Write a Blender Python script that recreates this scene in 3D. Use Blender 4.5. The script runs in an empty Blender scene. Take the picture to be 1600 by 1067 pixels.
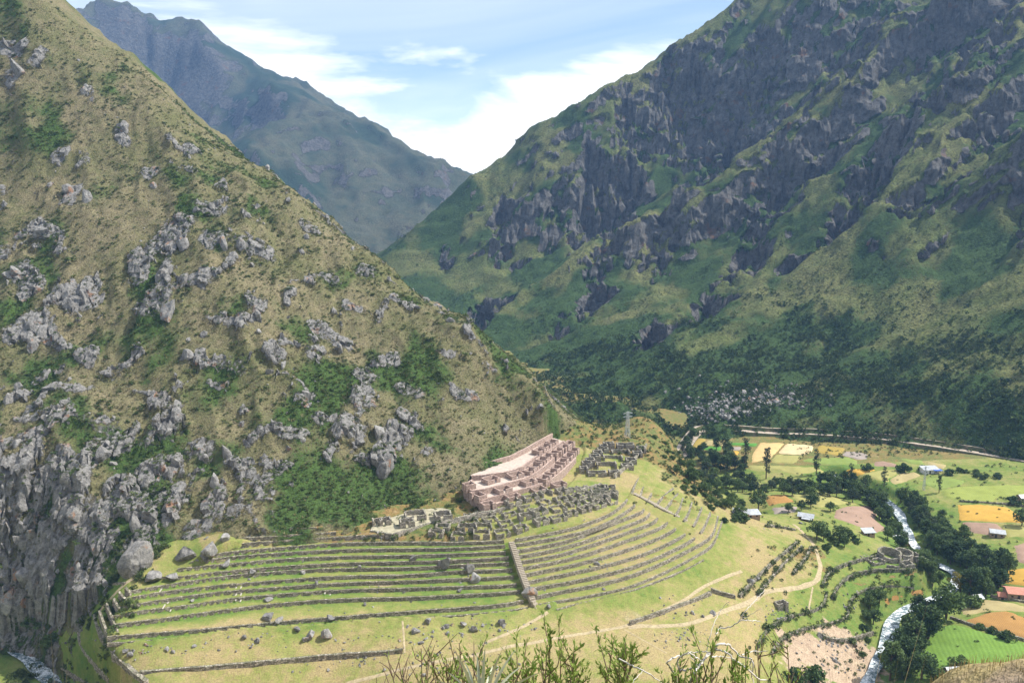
import bpy, bmesh, math, random
import numpy as np
from mathutils import Vector, Matrix, noise as mnoise
rng = np.random.default_rng(7)
random.seed(7)
S = bpy.context.scene
COL = S.collection

# ------------------------------------------------------------------ camera
CAM_Z = 160.0
F_PX = 1256.0                       # focal length in pixels of a 1600 px wide frame
PITCH = math.atan((533.5 - 300.0) / F_PX)
cam_d = bpy.data.cameras.new('camera')
cam_d.sensor_width = 36.0
cam_d.lens = 36.0 * F_PX / 1600.0
cam_d.clip_start = 0.3
cam_d.clip_end = 20000.0
cam = bpy.data.objects.new('camera', cam_d)
COL.objects.link(cam)
cam.location = (0, 0, CAM_Z)
cam.rotation_euler = (math.pi / 2 - PITCH, 0, 0)
S.camera = cam

# ------------------------------------------------------------------ light, sky, exposure
SUN_AZ = math.radians(13)           # measured from +x towards +y
SUN_EL = math.radians(50)
sun_dir = Vector((math.cos(SUN_EL) * math.cos(SUN_AZ), math.cos(SUN_EL) * math.sin(SUN_AZ), math.sin(SUN_EL)))
sl = bpy.data.lights.new('sun', 'SUN')
sl.energy = 5.0
sl.angle = math.radians(0.55)
sl.color = (1.0, 0.95, 0.87)
so = bpy.data.objects.new('sun', sl)
COL.objects.link(so)
so.rotation_euler = sun_dir.to_track_quat('Z', 'Y').to_euler()

W = bpy.data.worlds.new('World')
S.world = W
W.use_nodes = True
nt = W.node_tree
nt.nodes.clear()
def N(nt, typ, **kw):
    n = nt.nodes.new(typ)
    for k, v in kw.items():
        if k in n.bl_rna.properties.keys() and k not in ('inputs', 'outputs'):
            setattr(n, k, v)
    return n
def setin(n, **kw):
    for k, v in kw.items():
        n.inputs[k.replace('_', ' ')].default_value = v
out = N(nt, 'ShaderNodeOutputWorld')
bg = N(nt, 'ShaderNodeBackground')
sky = N(nt, 'ShaderNodeTexSky')
sky.sky_type = 'NISHITA'
sky.sun_disc = False
sky.sun_elevation = SUN_EL
sky.sun_rotation = math.pi / 2 - SUN_AZ
sky.altitude = 2600
sky.air_density = 1.0
sky.dust_density = 1.2
sky.ozone_density = 1.0
tc = N(nt, 'ShaderNodeTexCoord')
sep = N(nt, 'ShaderNodeSeparateXYZ')
nt.links.new(tc.outputs['Generated'], sep.inputs[0])
# clouds drift in a flat layer: project the view direction on a plane overhead
zc = N(nt, 'ShaderNodeMath', operation='MAXIMUM'); zc.inputs[1].default_value = 0.0
nt.links.new(sep.outputs['Z'], zc.inputs[0])
za = N(nt, 'ShaderNodeMath', operation='ADD'); za.inputs[1].default_value = 0.14
nt.links.new(zc.outputs[0], za.inputs[0])
dx = N(nt, 'ShaderNodeMath', operation='DIVIDE'); dy = N(nt, 'ShaderNodeMath', operation='DIVIDE')
nt.links.new(sep.outputs['X'], dx.inputs[0]); nt.links.new(za.outputs[0], dx.inputs[1])
nt.links.new(sep.outputs['Y'], dy.inputs[0]); nt.links.new(za.outputs[0], dy.inputs[1])
cmb = N(nt, 'ShaderNodeCombineXYZ')
nt.links.new(dx.outputs[0], cmb.inputs['X']); nt.links.new(dy.outputs[0], cmb.inputs['Y'])
def wnoise(scale, detail, rough, dist, off):
    mp = N(nt, 'ShaderNodeMapping'); mp.inputs['Location'].default_value = off
    nt.links.new(cmb.outputs[0], mp.inputs['Vector'])
    n = N(nt, 'ShaderNodeTexNoise')
    n.inputs['Scale'].default_value = scale; n.inputs['Detail'].default_value = detail
    n.inputs['Roughness'].default_value = rough; n.inputs['Distortion'].default_value = dist
    nt.links.new(mp.outputs[0], n.inputs['Vector'])
    return n
def wramp(sock, a, b):
    r = N(nt, 'ShaderNodeMapRange', interpolation_type='SMOOTHSTEP')
    r.inputs['From Min'].default_value = a; r.inputs['From Max'].default_value = b
    nt.links.new(sock, r.inputs['Value'])
    return r.outputs[0]
CLOUD_OFF = (17.09, 14.17, 0)
n1 = wnoise(0.62, 8.0, 0.56, 0.5, CLOUD_OFF)
n2 = wnoise(0.30, 5.0, 0.6, 1.2, (25.09, 11.17, 5.0))
# cumulus gathers towards the horizon, thin veils higher up
hz = wramp(sep.outputs['Z'], 0.21, 0.015)
hmul = N(nt, 'ShaderNodeMath', operation='MULTIPLY_ADD')
nt.links.new(hz, hmul.inputs[0]); hmul.inputs[1].default_value = 0.27
nt.links.new(n1.outputs['Fac'], hmul.inputs[2])
c1 = wramp(hmul.outputs[0], 0.49, 0.69)
c2 = wramp(n2.outputs['Fac'], 0.20, 0.80)
c2m = N(nt, 'ShaderNodeMath', operation='MULTIPLY'); c2m.inputs[1].default_value = 0.68
nt.links.new(c2, c2m.inputs[0])
cmax = N(nt, 'ShaderNodeMath', operation='MAXIMUM')
nt.links.new(c1, cmax.inputs[0]); nt.links.new(c2m.outputs[0], cmax.inputs[1])
mixc = N(nt, 'ShaderNodeMix', data_type='RGBA')
skm = N(nt, 'ShaderNodeVectorMath', operation='MULTIPLY')
skm.inputs[1].default_value = (0.92, 1.05, 1.02)
nt.links.new(sky.outputs[0], skm.inputs[0])
nt.links.new(cmax.outputs[0], mixc.inputs['Factor'])
nt.links.new(skm.outputs[0], mixc.inputs['A'])
mixc.inputs['B'].default_value = (9.6, 9.75, 9.9, 1)
nt.links.new(mixc.outputs['Result'], bg.inputs['Color'])
bg.inputs['Strength'].default_value = 0.104
nt.links.new(bg.outputs[0], out.inputs['Surface'])

S.view_settings.view_transform = 'Standard'
S.view_settings.look = 'None'
S.view_settings.exposure = 0.67
S.view_settings.gamma = 1.0
S.view_settings.use_curve_mapping = False
S.render.engine = 'CYCLES'
S.cycles.max_bounces = 6
S.cycles.diffuse_bounces = 2
S.cycles.glossy_bounces = 2
S.cycles.transmission_bounces = 2
S.cycles.volume_bounces = 0
S.cycles.transparent_max_bounces = 8
S.cycles.caustics_reflective = False
S.cycles.caustics_refractive = False
S.cycles.use_denoising = True
try:
    S.cycles.denoiser = 'OPENIMAGEDENOISE'
    S.cycles.denoising_input_passes = 'RGB_ALBEDO_NORMAL'
except Exception:
    pass

# ------------------------------------------------------------------ pixel -> world
CP, SP = math.cos(PITCH), math.sin(PITCH)
def ray(u, v):
    u = np.asarray(u, float); v = np.asarray(v, float)
    rx = (u - 800.0) / F_PX
    up = (533.5 - v) / F_PX
    return rx, CP + SP * up, -SP + CP * up
def at_z(u, v, z):
    """the point at height z that the photograph shows at u, v"""
    rx, ry, rz = ray(u, v)
    t = (np.asarray(z, float) - CAM_Z) / rz
    return np.stack([rx * t, ry * t, np.broadcast_to(np.asarray(z, float), np.shape(t)) * 1.0], -1)
def at_d(u, v, d):
    """the point at distance d (world y) that the photograph shows at u, v"""
    rx, ry, rz = ray(u, v)
    t = np.asarray(d, float) / ry
    return np.stack([rx * t, np.broadcast_to(np.asarray(d, float), np.shape(t)) * 1.0, CAM_Z + rz * t], -1)

# ------------------------------------------------------------------ numpy noise
_perm = np.random.default_rng(3).permutation(4096).astype(np.int64)
def _h(ix, iy, iz=0):
    return _perm[(_perm[(_perm[ix & 4095] + iy) & 4095] + iz) & 4095]
_ga = np.linspace(0, 2 * np.pi, 4096, endpoint=False)
_gx, _gy = np.cos(_ga), np.sin(_ga)
def perlin(x, y, seed=0):
    ix = np.floor(x).astype(np.int64); iy = np.floor(y).astype(np.int64)
    fx = x - ix; fy = y - iy
    u = fx * fx * fx * (fx * (fx * 6 - 15) + 10); v = fy * fy * fy * (fy * (fy * 6 - 15) + 10)
    def g(a, b):
        h = _h(ix + a, iy + b, seed)
        return _gx[h] * (fx - a) + _gy[h] * (fy - b)
    a = g(0, 0); b = g(1, 0); c = g(0, 1); d = g(1, 1)
    return ((a + u * (b - a)) * (1 - v) + (c + u * (d - c)) * v) * 1.5
def fbm(x, y, octv=5, lac=2.03, gain=0.5, seed=0):
    s = 0; a = 1.0
    for i in range(octv):
        s = s + a * perlin(x, y, seed + i * 17); x = x * lac + 3.7; y = y * lac - 1.9; a *= gain
    return s
def ridged(x, y, octv=5, lac=2.07, gain=0.5, seed=0):
    s = 0; a = 1.0; w = 1.0
    for i in range(octv):
        n = 1.0 - np.abs(perlin(x, y, seed + i * 13)); n = n * n
        s = s + a * n * w; w = np.clip(n * 1.6, 0, 1)
        x = x * lac + 5.1; y = y * lac + 2.3; a *= gain
    return s
def worley(x, y, seed=0, jit=0.95):
    """F1, F2 and a random value of the nearest cell"""
    ix = np.floor(x).astype(np.int64); iy = np.floor(y).astype(np.int64)
    f1 = np.full(x.shape, 9.0); f2 = np.full(x.shape, 9.0); val = np.zeros(x.shape); cx = np.zeros(x.shape); cy = np.zeros(x.shape)
    for a in (-1, 0, 1):
        for b in (-1, 0, 1):
            h = _h(ix + a, iy + b, seed); h2 = _h(ix + a, iy + b, seed + 101)
            px = ix + a + 0.5 + (h / 4096.0 - 0.5) * jit; py = iy + b + 0.5 + (h2 / 4096.0 - 0.5) * jit
            d = np.hypot(px - x, py - y)
            n = d < f1
            f2 = np.where(n, f1, np.minimum(f2, d))
            val = np.where(n, _h(ix + a, iy + b, seed + 55) / 4096.0, val)
            cx = np.where(n, px, cx); cy = np.where(n, py, cy)
            f1 = np.where(n, d, f1)
    return f1, f2, val, cx, cy
def sstep(a, b, x):
    t = np.clip((x - a) / (b - a), 0, 1)
    return t * t * (3 - 2 * t)

class RBF:
    def __init__(self, pts, c=10.0, reg=1.0):
        self.p = np.asarray(pts, float); self.c = c
        n = len(self.p)
        A = np.zeros((n + 3, n + 3))
        d = np.hypot(self.p[:, None, 0] - self.p[None, :, 0], self.p[:, None, 1] - self.p[None, :, 1])
        A[:n, :n] = -np.sqrt(d * d + c * c)
        A[:n, :n] += np.eye(n) * reg
        A[:n, n] = 1; A[:n, n + 1] = self.p[:, 0]; A[:n, n + 2] = self.p[:, 1]
        A[n:, :n] = A[:n, n:].T
        b = np.concatenate([self.p[:, 2], [0, 0, 0]])
        self.w = np.linalg.solve(A, b)
    def __call__(self, x, y):
        x = np.asarray(x, float); y = np.asarray(y, float); sh = x.shape
        x = x.ravel(); y = y.ravel(); o = np.empty(x.size); n = len(self.p); ch = 60000
        for i in range(0, x.size, ch):
            d2 = (x[i:i + ch, None] - self.p[None, :, 0]) ** 2 + (y[i:i + ch, None] - self.p[None, :, 1]) ** 2
            o[i:i + ch] = -np.sqrt(d2 + self.c ** 2) @ self.w[:n] + self.w[n] + self.w[n + 1] * x[i:i + ch] + self.w[n + 2] * y[i:i + ch]
        return o.reshape(sh)

def poly_mask(x, y, poly):
    """points inside a polygon"""
    ins = np.zeros(np.shape(x), bool); n = len(poly)
    for i in range(n):
        x0, y0 = poly[i][:2]; x1, y1 = poly[(i + 1) % n][:2]
        if y0 == y1: continue
        c = ((y0 > y) != (y1 > y)) & (x < (x1 - x0) * (y - y0) / (y1 - y0) + x0)
        ins ^= c
    return ins
def seg_dist(x, y, pts):
    """distance to a polyline, and the fraction along it"""
    best = np.full(np.shape(x), 1e9); para = np.zeros(np.shape(x)); n = len(pts) - 1
    for i in range(n):
        ax, ay = pts[i][:2]; bx, by = pts[i + 1][:2]
        dx, dy = bx - ax, by - ay; L = dx * dx + dy * dy + 1e-9
        t = np.clip(((x - ax) * dx + (y - ay) * dy) / L, 0, 1)
        d = np.hypot(x - ax - t * dx, y - ay - t * dy)
        m = d < best
        best = np.where(m, d, best); para = np.where(m, (i + t) / n, para)
    return best, para
def resample(pts, step):
    pts = np.asarray(pts, float)
    s = np.concatenate([[0], np.cumsum(np.hypot(*(np.diff(pts[:, :2], axis=0).T)))])
    n = max(2, int(round(s[-1] / step)) + 1)
    q = np.linspace(0, s[-1], n)
    return np.stack([np.interp(q, s, pts[:, k]) for k in range(pts.shape[1])], -1)
def smooth_line(pts, step, it=3):
    """Chaikin rounding, then even steps"""
    p = np.asarray(pts, float)
    for _ in range(it):
        a = p[:-1] * 0.75 + p[1:] * 0.25; b = p[:-1] * 0.25 + p[1:] * 0.75
        p = np.concatenate([p[:1], np.stack([a, b], 1).reshape(-1, p.shape[1]), p[-1:]])
    return resample(p, step)

# ------------------------------------------------------------------ mesh helpers
def mesh_np(name, verts, faces, attrs=None, smooth=True):
    """verts (n,3); faces (m,3) or (m,4) int array, or a list of such arrays"""
    me = bpy.data.meshes.new(name)
    fl = faces if isinstance(faces, list) else [faces]
    fl = [np.asarray(f, np.int32) for f in fl if len(f)]
    verts = np.ascontiguousarray(verts, np.float32)
    nl = sum(f.size for f in fl); nf = sum(len(f) for f in fl)
    me.vertices.add(len(verts)); me.vertices.foreach_set('co', verts.ravel())
    me.loops.add(nl); me.polygons.add(nf)
    me.loops.foreach_set('vertex_index', np.concatenate([f.ravel() for f in fl]))
    st = []; o = 0
    for f in fl:
        st.append(o + np.arange(len(f)) * f.shape[1]); o += f.size
    me.polygons.foreach_set('loop_start', np.concatenate(st).astype(np.int32))
    me.polygons.foreach_set('use_smooth', np.full(nf, smooth) if isinstance(smooth, bool) else np.asarray(smooth, bool))
    for k, a in (attrs or {}).items():
        a = np.asarray(a, np.float32)
        if a.ndim == 2:
            at = me.attributes.new(k, 'FLOAT_COLOR', 'POINT')
            if a.shape[1] == 3: a = np.concatenate([a, np.ones((len(a), 1), np.float32)], 1)
            at.data.foreach_set('color', np.ascontiguousarray(a).ravel())
        else:
            at = me.attributes.new(k, 'FLOAT', 'POINT'); at.data.foreach_set('value', a)
    me.update(calc_edges=True)
    me.validate()
    return me
def grid_faces(nx, ny):
    i = np.arange(nx * ny).reshape(ny, nx)
    return np.stack([i[:-1, :-1], i[:-1, 1:], i[1:, 1:], i[1:, :-1]], -1).reshape(-1, 4)
def add(name, me, mat=None, parent=None, loc=None, **props):
    o = bpy.data.objects.new(name, me)
    COL.objects.link(o)
    if mat is not None:
        if me.materials: me.materials[0] = mat
        else: me.materials.append(mat)
    if parent is not None: o.parent = parent
    if loc is not None: o.location = loc
    for k, v in props.items(): o[k] = v
    return o
def empty(name, loc=(0, 0, 0), rz=0.0, **props):
    o = bpy.data.objects.new(name, None); COL.objects.link(o)
    o.empty_display_size = 0.5
    o.location = loc; o.rotation_euler = (0, 0, rz)
    for k, v in props.items(): o[k] = v
    return o
ORD = ['first', 'second', 'third', 'fourth', 'fifth', 'sixth', 'seventh', 'eighth', 'ninth', 'tenth', 'eleventh', 'twelfth',
       'thirteenth', 'fourteenth', 'fifteenth', 'sixteenth', 'seventeenth', 'eighteenth', 'nineteenth', 'twentieth']
# ------------------------------------------------------------------ material helper
class Mat:
    def __init__(self, name, rough=0.9, spec=0.15):
        self.m = bpy.data.materials.new(name); self.m.use_nodes = True
        self.nt = self.m.node_tree; self.nt.nodes.clear()
        self.out = self.nt.nodes.new('ShaderNodeOutputMaterial')
        self.b = self.nt.nodes.new('ShaderNodeBsdfPrincipled')
        self.b.inputs['Roughness'].default_value = rough
        self.b.inputs['Specular IOR Level'].default_value = spec
        self.nt.links.new(self.b.outputs[0], self.out.inputs['Surface'])
        self.geo = self.nt.nodes.new('ShaderNodeNewGeometry')
        self.tc = self.nt.nodes.new('ShaderNodeTexCoord')
        self.pos = self.tc.outputs['Object']
        self.oi = None
    def L(self, a, b): self.nt.links.new(a, b)
    def put(self, sock, v):
        if hasattr(v, 'is_output'): self.L(v, sock)
        elif isinstance(v, tuple) and len(v) == 3 and sock.type == 'RGBA': sock.default_value = (*v, 1)
        else: sock.default_value = v
    def mapv(self, scale=(1, 1, 1), loc=(0, 0, 0), rot=(0, 0, 0), vec=None):
        n = self.nt.nodes.new('ShaderNodeMapping')
        n.inputs['Scale'].default_value = scale; n.inputs['Location'].default_value = loc; n.inputs['Rotation'].default_value = rot
        self.L(vec or self.pos, n.inputs['Vector']); return n.outputs[0]
    def noise(self, scale, detail=4, rough=0.55, dist=0.0, vec=None, color=False):
        n = self.nt.nodes.new('ShaderNodeTexNoise')
        n.inputs['Scale'].default_value = scale; n.inputs['Detail'].default_value = detail
        n.inputs['Roughness'].default_value = rough; n.inputs['Distortion'].default_value = dist
        self.L(vec or self.pos, n.inputs['Vector']); return n.outputs['Color' if color else 'Fac']
    def voro(self, scale, feature='F1', out='Distance', vec=None, rand=1.0):
        n = self.nt.nodes.new('ShaderNodeTexVoronoi'); n.feature = feature
        n.inputs['Scale'].default_value = scale; n.inputs['Randomness'].default_value = rand
        self.L(vec or self.pos, n.inputs['Vector']); return n.outputs[out]
    def rng(self, s, a, b, c=0.0, d=1.0, smooth=True):
        n = self.nt.nodes.new('ShaderNodeMapRange'); n.interpolation_type = 'SMOOTHSTEP' if smooth else 'LINEAR'
        self.put(n.inputs['Value'], s)
        n.inputs['From Min'].default_value = a; n.inputs['From Max'].default_value = b
        n.inputs['To Min'].default_value = c; n.inputs['To Max'].default_value = d
        return n.outputs[0]
    def math(self, op, a, b=0.0, c=None):
        n = self.nt.nodes.new('ShaderNodeMath'); n.operation = op
        self.put(n.inputs[0], a); self.put(n.inputs[1], b)
        if c is not None: self.put(n.inputs[2], c)
        return n.outputs[0]
    def mix(self, f, a, b, mode='MIX'):
        n = self.nt.nodes.new('ShaderNodeMix'); n.data_type = 'RGBA'; n.blend_type = mode
        self.put(n.inputs['Factor'], f); self.put(n.inputs['A'], a); self.put(n.inputs['B'], b)
        return n.outputs['Result']
    def ramp(self, s, stops):
        n = self.nt.nodes.new('ShaderNodeValToRGB'); cr = n.color_ramp
        while len(cr.elements) < len(stops): cr.elements.new(0.5)
        for e, (p, c) in zip(cr.elements, stops):
            e.position = p; e.color = (*c, 1)
        self.put(n.inputs[0], s); return n.outputs[0]
    def attr(self, name, out='Fac'):
        n = self.nt.nodes.new('ShaderNodeAttribute'); n.attribute_name = name; return n.outputs[out]
    def rand(self):
        n = self.nt.nodes.new('ShaderNodeObjectInfo'); return n.outputs['Random']
    def hsv(self, col, h=0.5, s=1.0, v=1.0):
        n = self.nt.nodes.new('ShaderNodeHueSaturation')
        self.put(n.inputs['Hue'], h); self.put(n.inputs['Saturation'], s); self.put(n.inputs['Value'], v); self.put(n.inputs['Color'], col)
        return n.outputs[0]
    def bump(self, h, dist=0.3, strength=1.0):
        n = self.nt.nodes.new('ShaderNodeBump'); n.inputs['Strength'].default_value = strength; n.inputs['Distance'].default_value = dist
        self.L(h, n.inputs['Height']); self.L(n.outputs[0], self.b.inputs['Normal'])
    def color(self, c): self.put(self.b.inputs['Base Color'], c)

def simple(name, base, var=0.25, scale=1.0, rough=0.9, bump=0.0, spec=0.15, objrand=0.0, detail=5):
    """a plain colour broken up by noise"""
    k = Mat(name, rough, spec)
    n = k.noise(scale, detail, 0.6)
    lo = tuple(c * (1 - var) for c in base); hi = tuple(min(1, c * (1 + var)) for c in base)
    c = k.ramp(n, [(0.3, lo), (0.7, hi)])
    if objrand:
        c = k.hsv(c, v=k.rng(k.rand(), 0, 1, 1 - objrand, 1 + objrand, False))
    k.color(c)
    if bump: k.bump(n, bump)
    return k.m

ROCK_LO, ROCK_HI = (0.075, 0.073, 0.072), (0.40, 0.385, 0.36)
def rock_color(k, s=1.0):
    n = k.noise(0.55 * s, 7, 0.68)
    n2 = k.noise(3.2 * s, 4, 0.65)
    st = k.noise(0.9 * s, 4, 0.6, vec=k.mapv((1, 1, 0.18)))
    c = k.ramp(k.math('MULTIPLY_ADD', n2, 0.35, k.math('MULTIPLY', n, 0.8)), [(0.36, ROCK_LO), (0.53, (0.225, 0.217, 0.205)), (0.72, ROCK_HI)])
    c = k.mix(k.rng(st, 0.56, 0.70, 0, 0.65), c, (0.085, 0.085, 0.092))
    org = k.rng(k.noise(0.16 * s, 4, 0.65, vec=k.mapv(loc=(31, 7, 3))), 0.60, 0.69)
    c = k.mix(k.math('MULTIPLY', org, 0.75), c, (0.36, 0.19, 0.10))
    return c, n, n2

def hill_material(name, dry, olive, green, fine=1.0, rock_dark=1.0, tint=(1, 1, 1), patchy=0.9):
    k = Mat(name, 0.95, 0.08)
    rk = k.attr('rock'); gr = k.attr('green')
    nA = k.noise(0.03 * fine, 5, 0.6); nB = k.noise(0.25 * fine, 5, 0.65); nC = k.noise(1.6 * fine, 3, 0.7)
    g = k.mix(k.rng(k.math('MULTIPLY_ADD', nB, 0.55, k.math('MULTIPLY', nA, 0.6)), 0.42, 0.72), olive, dry)
    gg = k.math('ADD', gr, k.math('MULTIPLY_ADD', nB, 1.1, -0.55))
    gg = k.math('ADD', gg, k.math('MULTIPLY_ADD', nC, 0.9, -0.45))
    g = k.mix(k.rng(gg, 0.35, 0.75), g, green)
    g = k.mix(k.rng(nC, 0.25, 0.75, 0.0, 0.55), k.hsv(g, v=0.62), g) if False else k.hsv(g, v=k.rng(nC, 0.28, 0.72, 0.5, 1.5))
    rc, n, n2 = rock_color(k, fine)
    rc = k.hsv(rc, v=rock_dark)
    nr = k.noise(0.7 * fine if patchy < 1 else 0.22 * fine, 6, 0.72)
    rf = k.rng(k.math('ADD', rk, k.math('MULTIPLY_ADD', nr, patchy, -0.5 * patchy)), 0.42, 0.58)
    c = k.mix(rf, g, rc)
    if tint != (1, 1, 1): c = k.mix(1.0, c, tint, 'MULTIPLY')
    k.color(c)
    h = k.math('ADD', k.math('MULTIPLY', nC, 0.5), k.math('MULTIPLY', k.math('ADD', n, k.math('MULTIPLY', n2, 0.35)), k.math('MULTIPLY_ADD', rf, 1.6, 0.4)))
    k.bump(h, 0.8 / fine, 0.9)
    return k.m
M_HILL = hill_material('hillside_turf_and_rock', (0.188, 0.160, 0.094), (0.116, 0.118, 0.052), (0.055, 0.092, 0.025))
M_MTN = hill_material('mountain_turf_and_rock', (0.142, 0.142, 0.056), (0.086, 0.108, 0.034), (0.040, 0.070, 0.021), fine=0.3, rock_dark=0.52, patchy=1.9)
M_FAR = hill_material('far_mountain', (0.085, 0.085, 0.055), (0.048, 0.060, 0.038), (0.026, 0.044, 0.028), fine=0.2, rock_dark=0.4)

def ground_material():
    """terrace and meadow grass: lush or dry after the 'green' attribute, bare earth after 'bare'"""
    k = Mat('meadow_grass', 0.95, 0.08)
    gr = k.attr('green'); ba = k.attr('bare'); wd = k.attr('wild')
    nA = k.noise(0.05, 5, 0.6); nB = k.noise(0.32, 5, 0.68); nC = k.noise(2.2, 4, 0.7)
    f = k.math('ADD', gr, k.math('ADD', k.math('MULTIPLY_ADD', nA, 1.3, -0.65), k.math('ADD', k.math('MULTIPLY_ADD', nB, 1.2, -0.6), k.math('MULTIPLY_ADD', nC, 0.7, -0.35))))
    c = k.ramp(f, [(0.16, (0.330, 0.262, 0.128)), (0.40, (0.250, 0.245, 0.082)), (0.62, (0.185, 0.218, 0.056)), (0.9, (0.110, 0.180, 0.038))])
    w = k.ramp(k.math('ADD', k.math('MULTIPLY', nB, 0.7), k.math('MULTIPLY', nA, 0.4)), [(0.35, (0.055, 0.095, 0.024)), (0.5, (0.135, 0.150, 0.050)), (0.62, (0.235, 0.150, 0.062)), (0.75, (0.300, 0.270, 0.140))])
    c = k.mix(k.rng(wd, 0.3, 0.7), c, w)
    c = k.mix(k.rng(k.math('ADD', ba, k.math('MULTIPLY_ADD', nB, 0.7, -0.35)), 0.4, 0.7), c, k.ramp(nB, [(0.3, (0.33, 0.24, 0.17)), (0.7, (0.46, 0.36, 0.25))]))
    c = k.hsv(c, v=k.rng(nC, 0.28, 0.72, 0.66, 1.32))
    k.color(c)
    k.bump(k.math('ADD', nC, k.math('MULTIPLY', nB, 0.6)), 0.25, 0.7)
    return k.m
M_GROUND = ground_material()

def stone_wall_material(name, lo, hi, moss=0.25, s=1.6, joint=0.6):
    """fieldstone laid dry: dark joints, moss and lichen"""
    k = Mat(name, 0.92, 0.12)
    v = k.mapv((1, 1, 1.45))
    cell = k.voro(s, 'F1', 'Color', v); d = k.voro(s, 'DISTANCE_TO_EDGE', 'Distance', v)
    sx = k.nt.nodes.new('ShaderNodeSeparateColor'); k.L(cell, sx.inputs[0])
    n = k.noise(0.5, 5, 0.6)
    c = k.ramp(k.math('MULTIPLY_ADD', n, 0.5, k.math('MULTIPLY', sx.outputs[0], 0.6)), [(0.25, lo), (0.8, hi)])
    c = k.mix(k.rng(d, 0.02, 0.10, joint, 0.0), c, tuple(x * 0.45 for x in lo))
    up = k.nt.nodes.new('ShaderNodeSeparateXYZ'); k.L(k.geo.outputs['Normal'], up.inputs[0])
    ms = k.math('ADD', k.noise(0.8, 4, 0.7), k.math('MULTIPLY', up.outputs['Z'], 0.12))
    c = k.mix(k.math('MULTIPLY', k.rng(ms, 0.52, 0.66), moss * 2.6), c, (0.105, 0.135, 0.045))
    k.color(c)
    k.bump(k.math('ADD', k.rng(d, 0.0, 0.12), k.math('MULTIPLY', k.noise(5, 3), 0.4)), 0.25, 1.0)
    return k.m
M_TWALL = stone_wall_material('terrace_fieldstone', (0.20, 0.175, 0.14), (0.56, 0.495, 0.41), 0.18)
M_GREYSTONE = stone_wall_material('grey_ruin_stone', (0.30, 0.27, 0.225), (0.66, 0.59, 0.50), 0.2, 1.9)
M_CLAY = stone_wall_material('pinkish_clay_stone', (0.46, 0.32, 0.265), (0.68, 0.53, 0.45), 0.0, 1.9, 0.25)
M_RIM = stone_wall_material('overgrown_rim_stone', (0.16, 0.145, 0.115), (0.48, 0.43, 0.35), 0.36)
M_PLAZA = simple('pale_gravel', (0.47, 0.395, 0.335), 0.2, 0.7)
M_YARD = simple('worn_yard', (0.36, 0.33, 0.23), 0.3, 0.5)
M_PATH = simple('trodden_earth', (0.38, 0.31, 0.19), 0.3, 1.2)
k = Mat('boulder_granite', 0.9, 0.15); k.pos = k.geo.outputs['Position']
c, n, n2 = rock_color(k, 1.0)
c = k.hsv(c, v=k.rng(k.rand(), 0, 1, 0.8, 1.25, False))
k.color(c); k.bump(k.math('ADD', n, k.math('MULTIPLY', n2, 0.5)), 0.9, 1.0)
M_BOULDER = k.m
def grid_lookup(g, x, y):
    hx, hy, Z = g
    i = np.clip(np.searchsorted(hx, x) - 1, 0, len(hx) - 2); j = np.clip(np.searchsorted(hy, y) - 1, 0, len(hy) - 2)
    fx = np.clip((x - hx[i]) / (hx[i + 1] - hx[i]), 0, 1); fy = np.clip((y - hy[j]) / (hy[j + 1] - hy[j]), 0, 1)
    return (Z[j, i] * (1 - fx) + Z[j, i + 1] * fx) * (1 - fy) + (Z[j + 1, i] * (1 - fx) + Z[j + 1, i + 1] * fx) * fy
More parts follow.
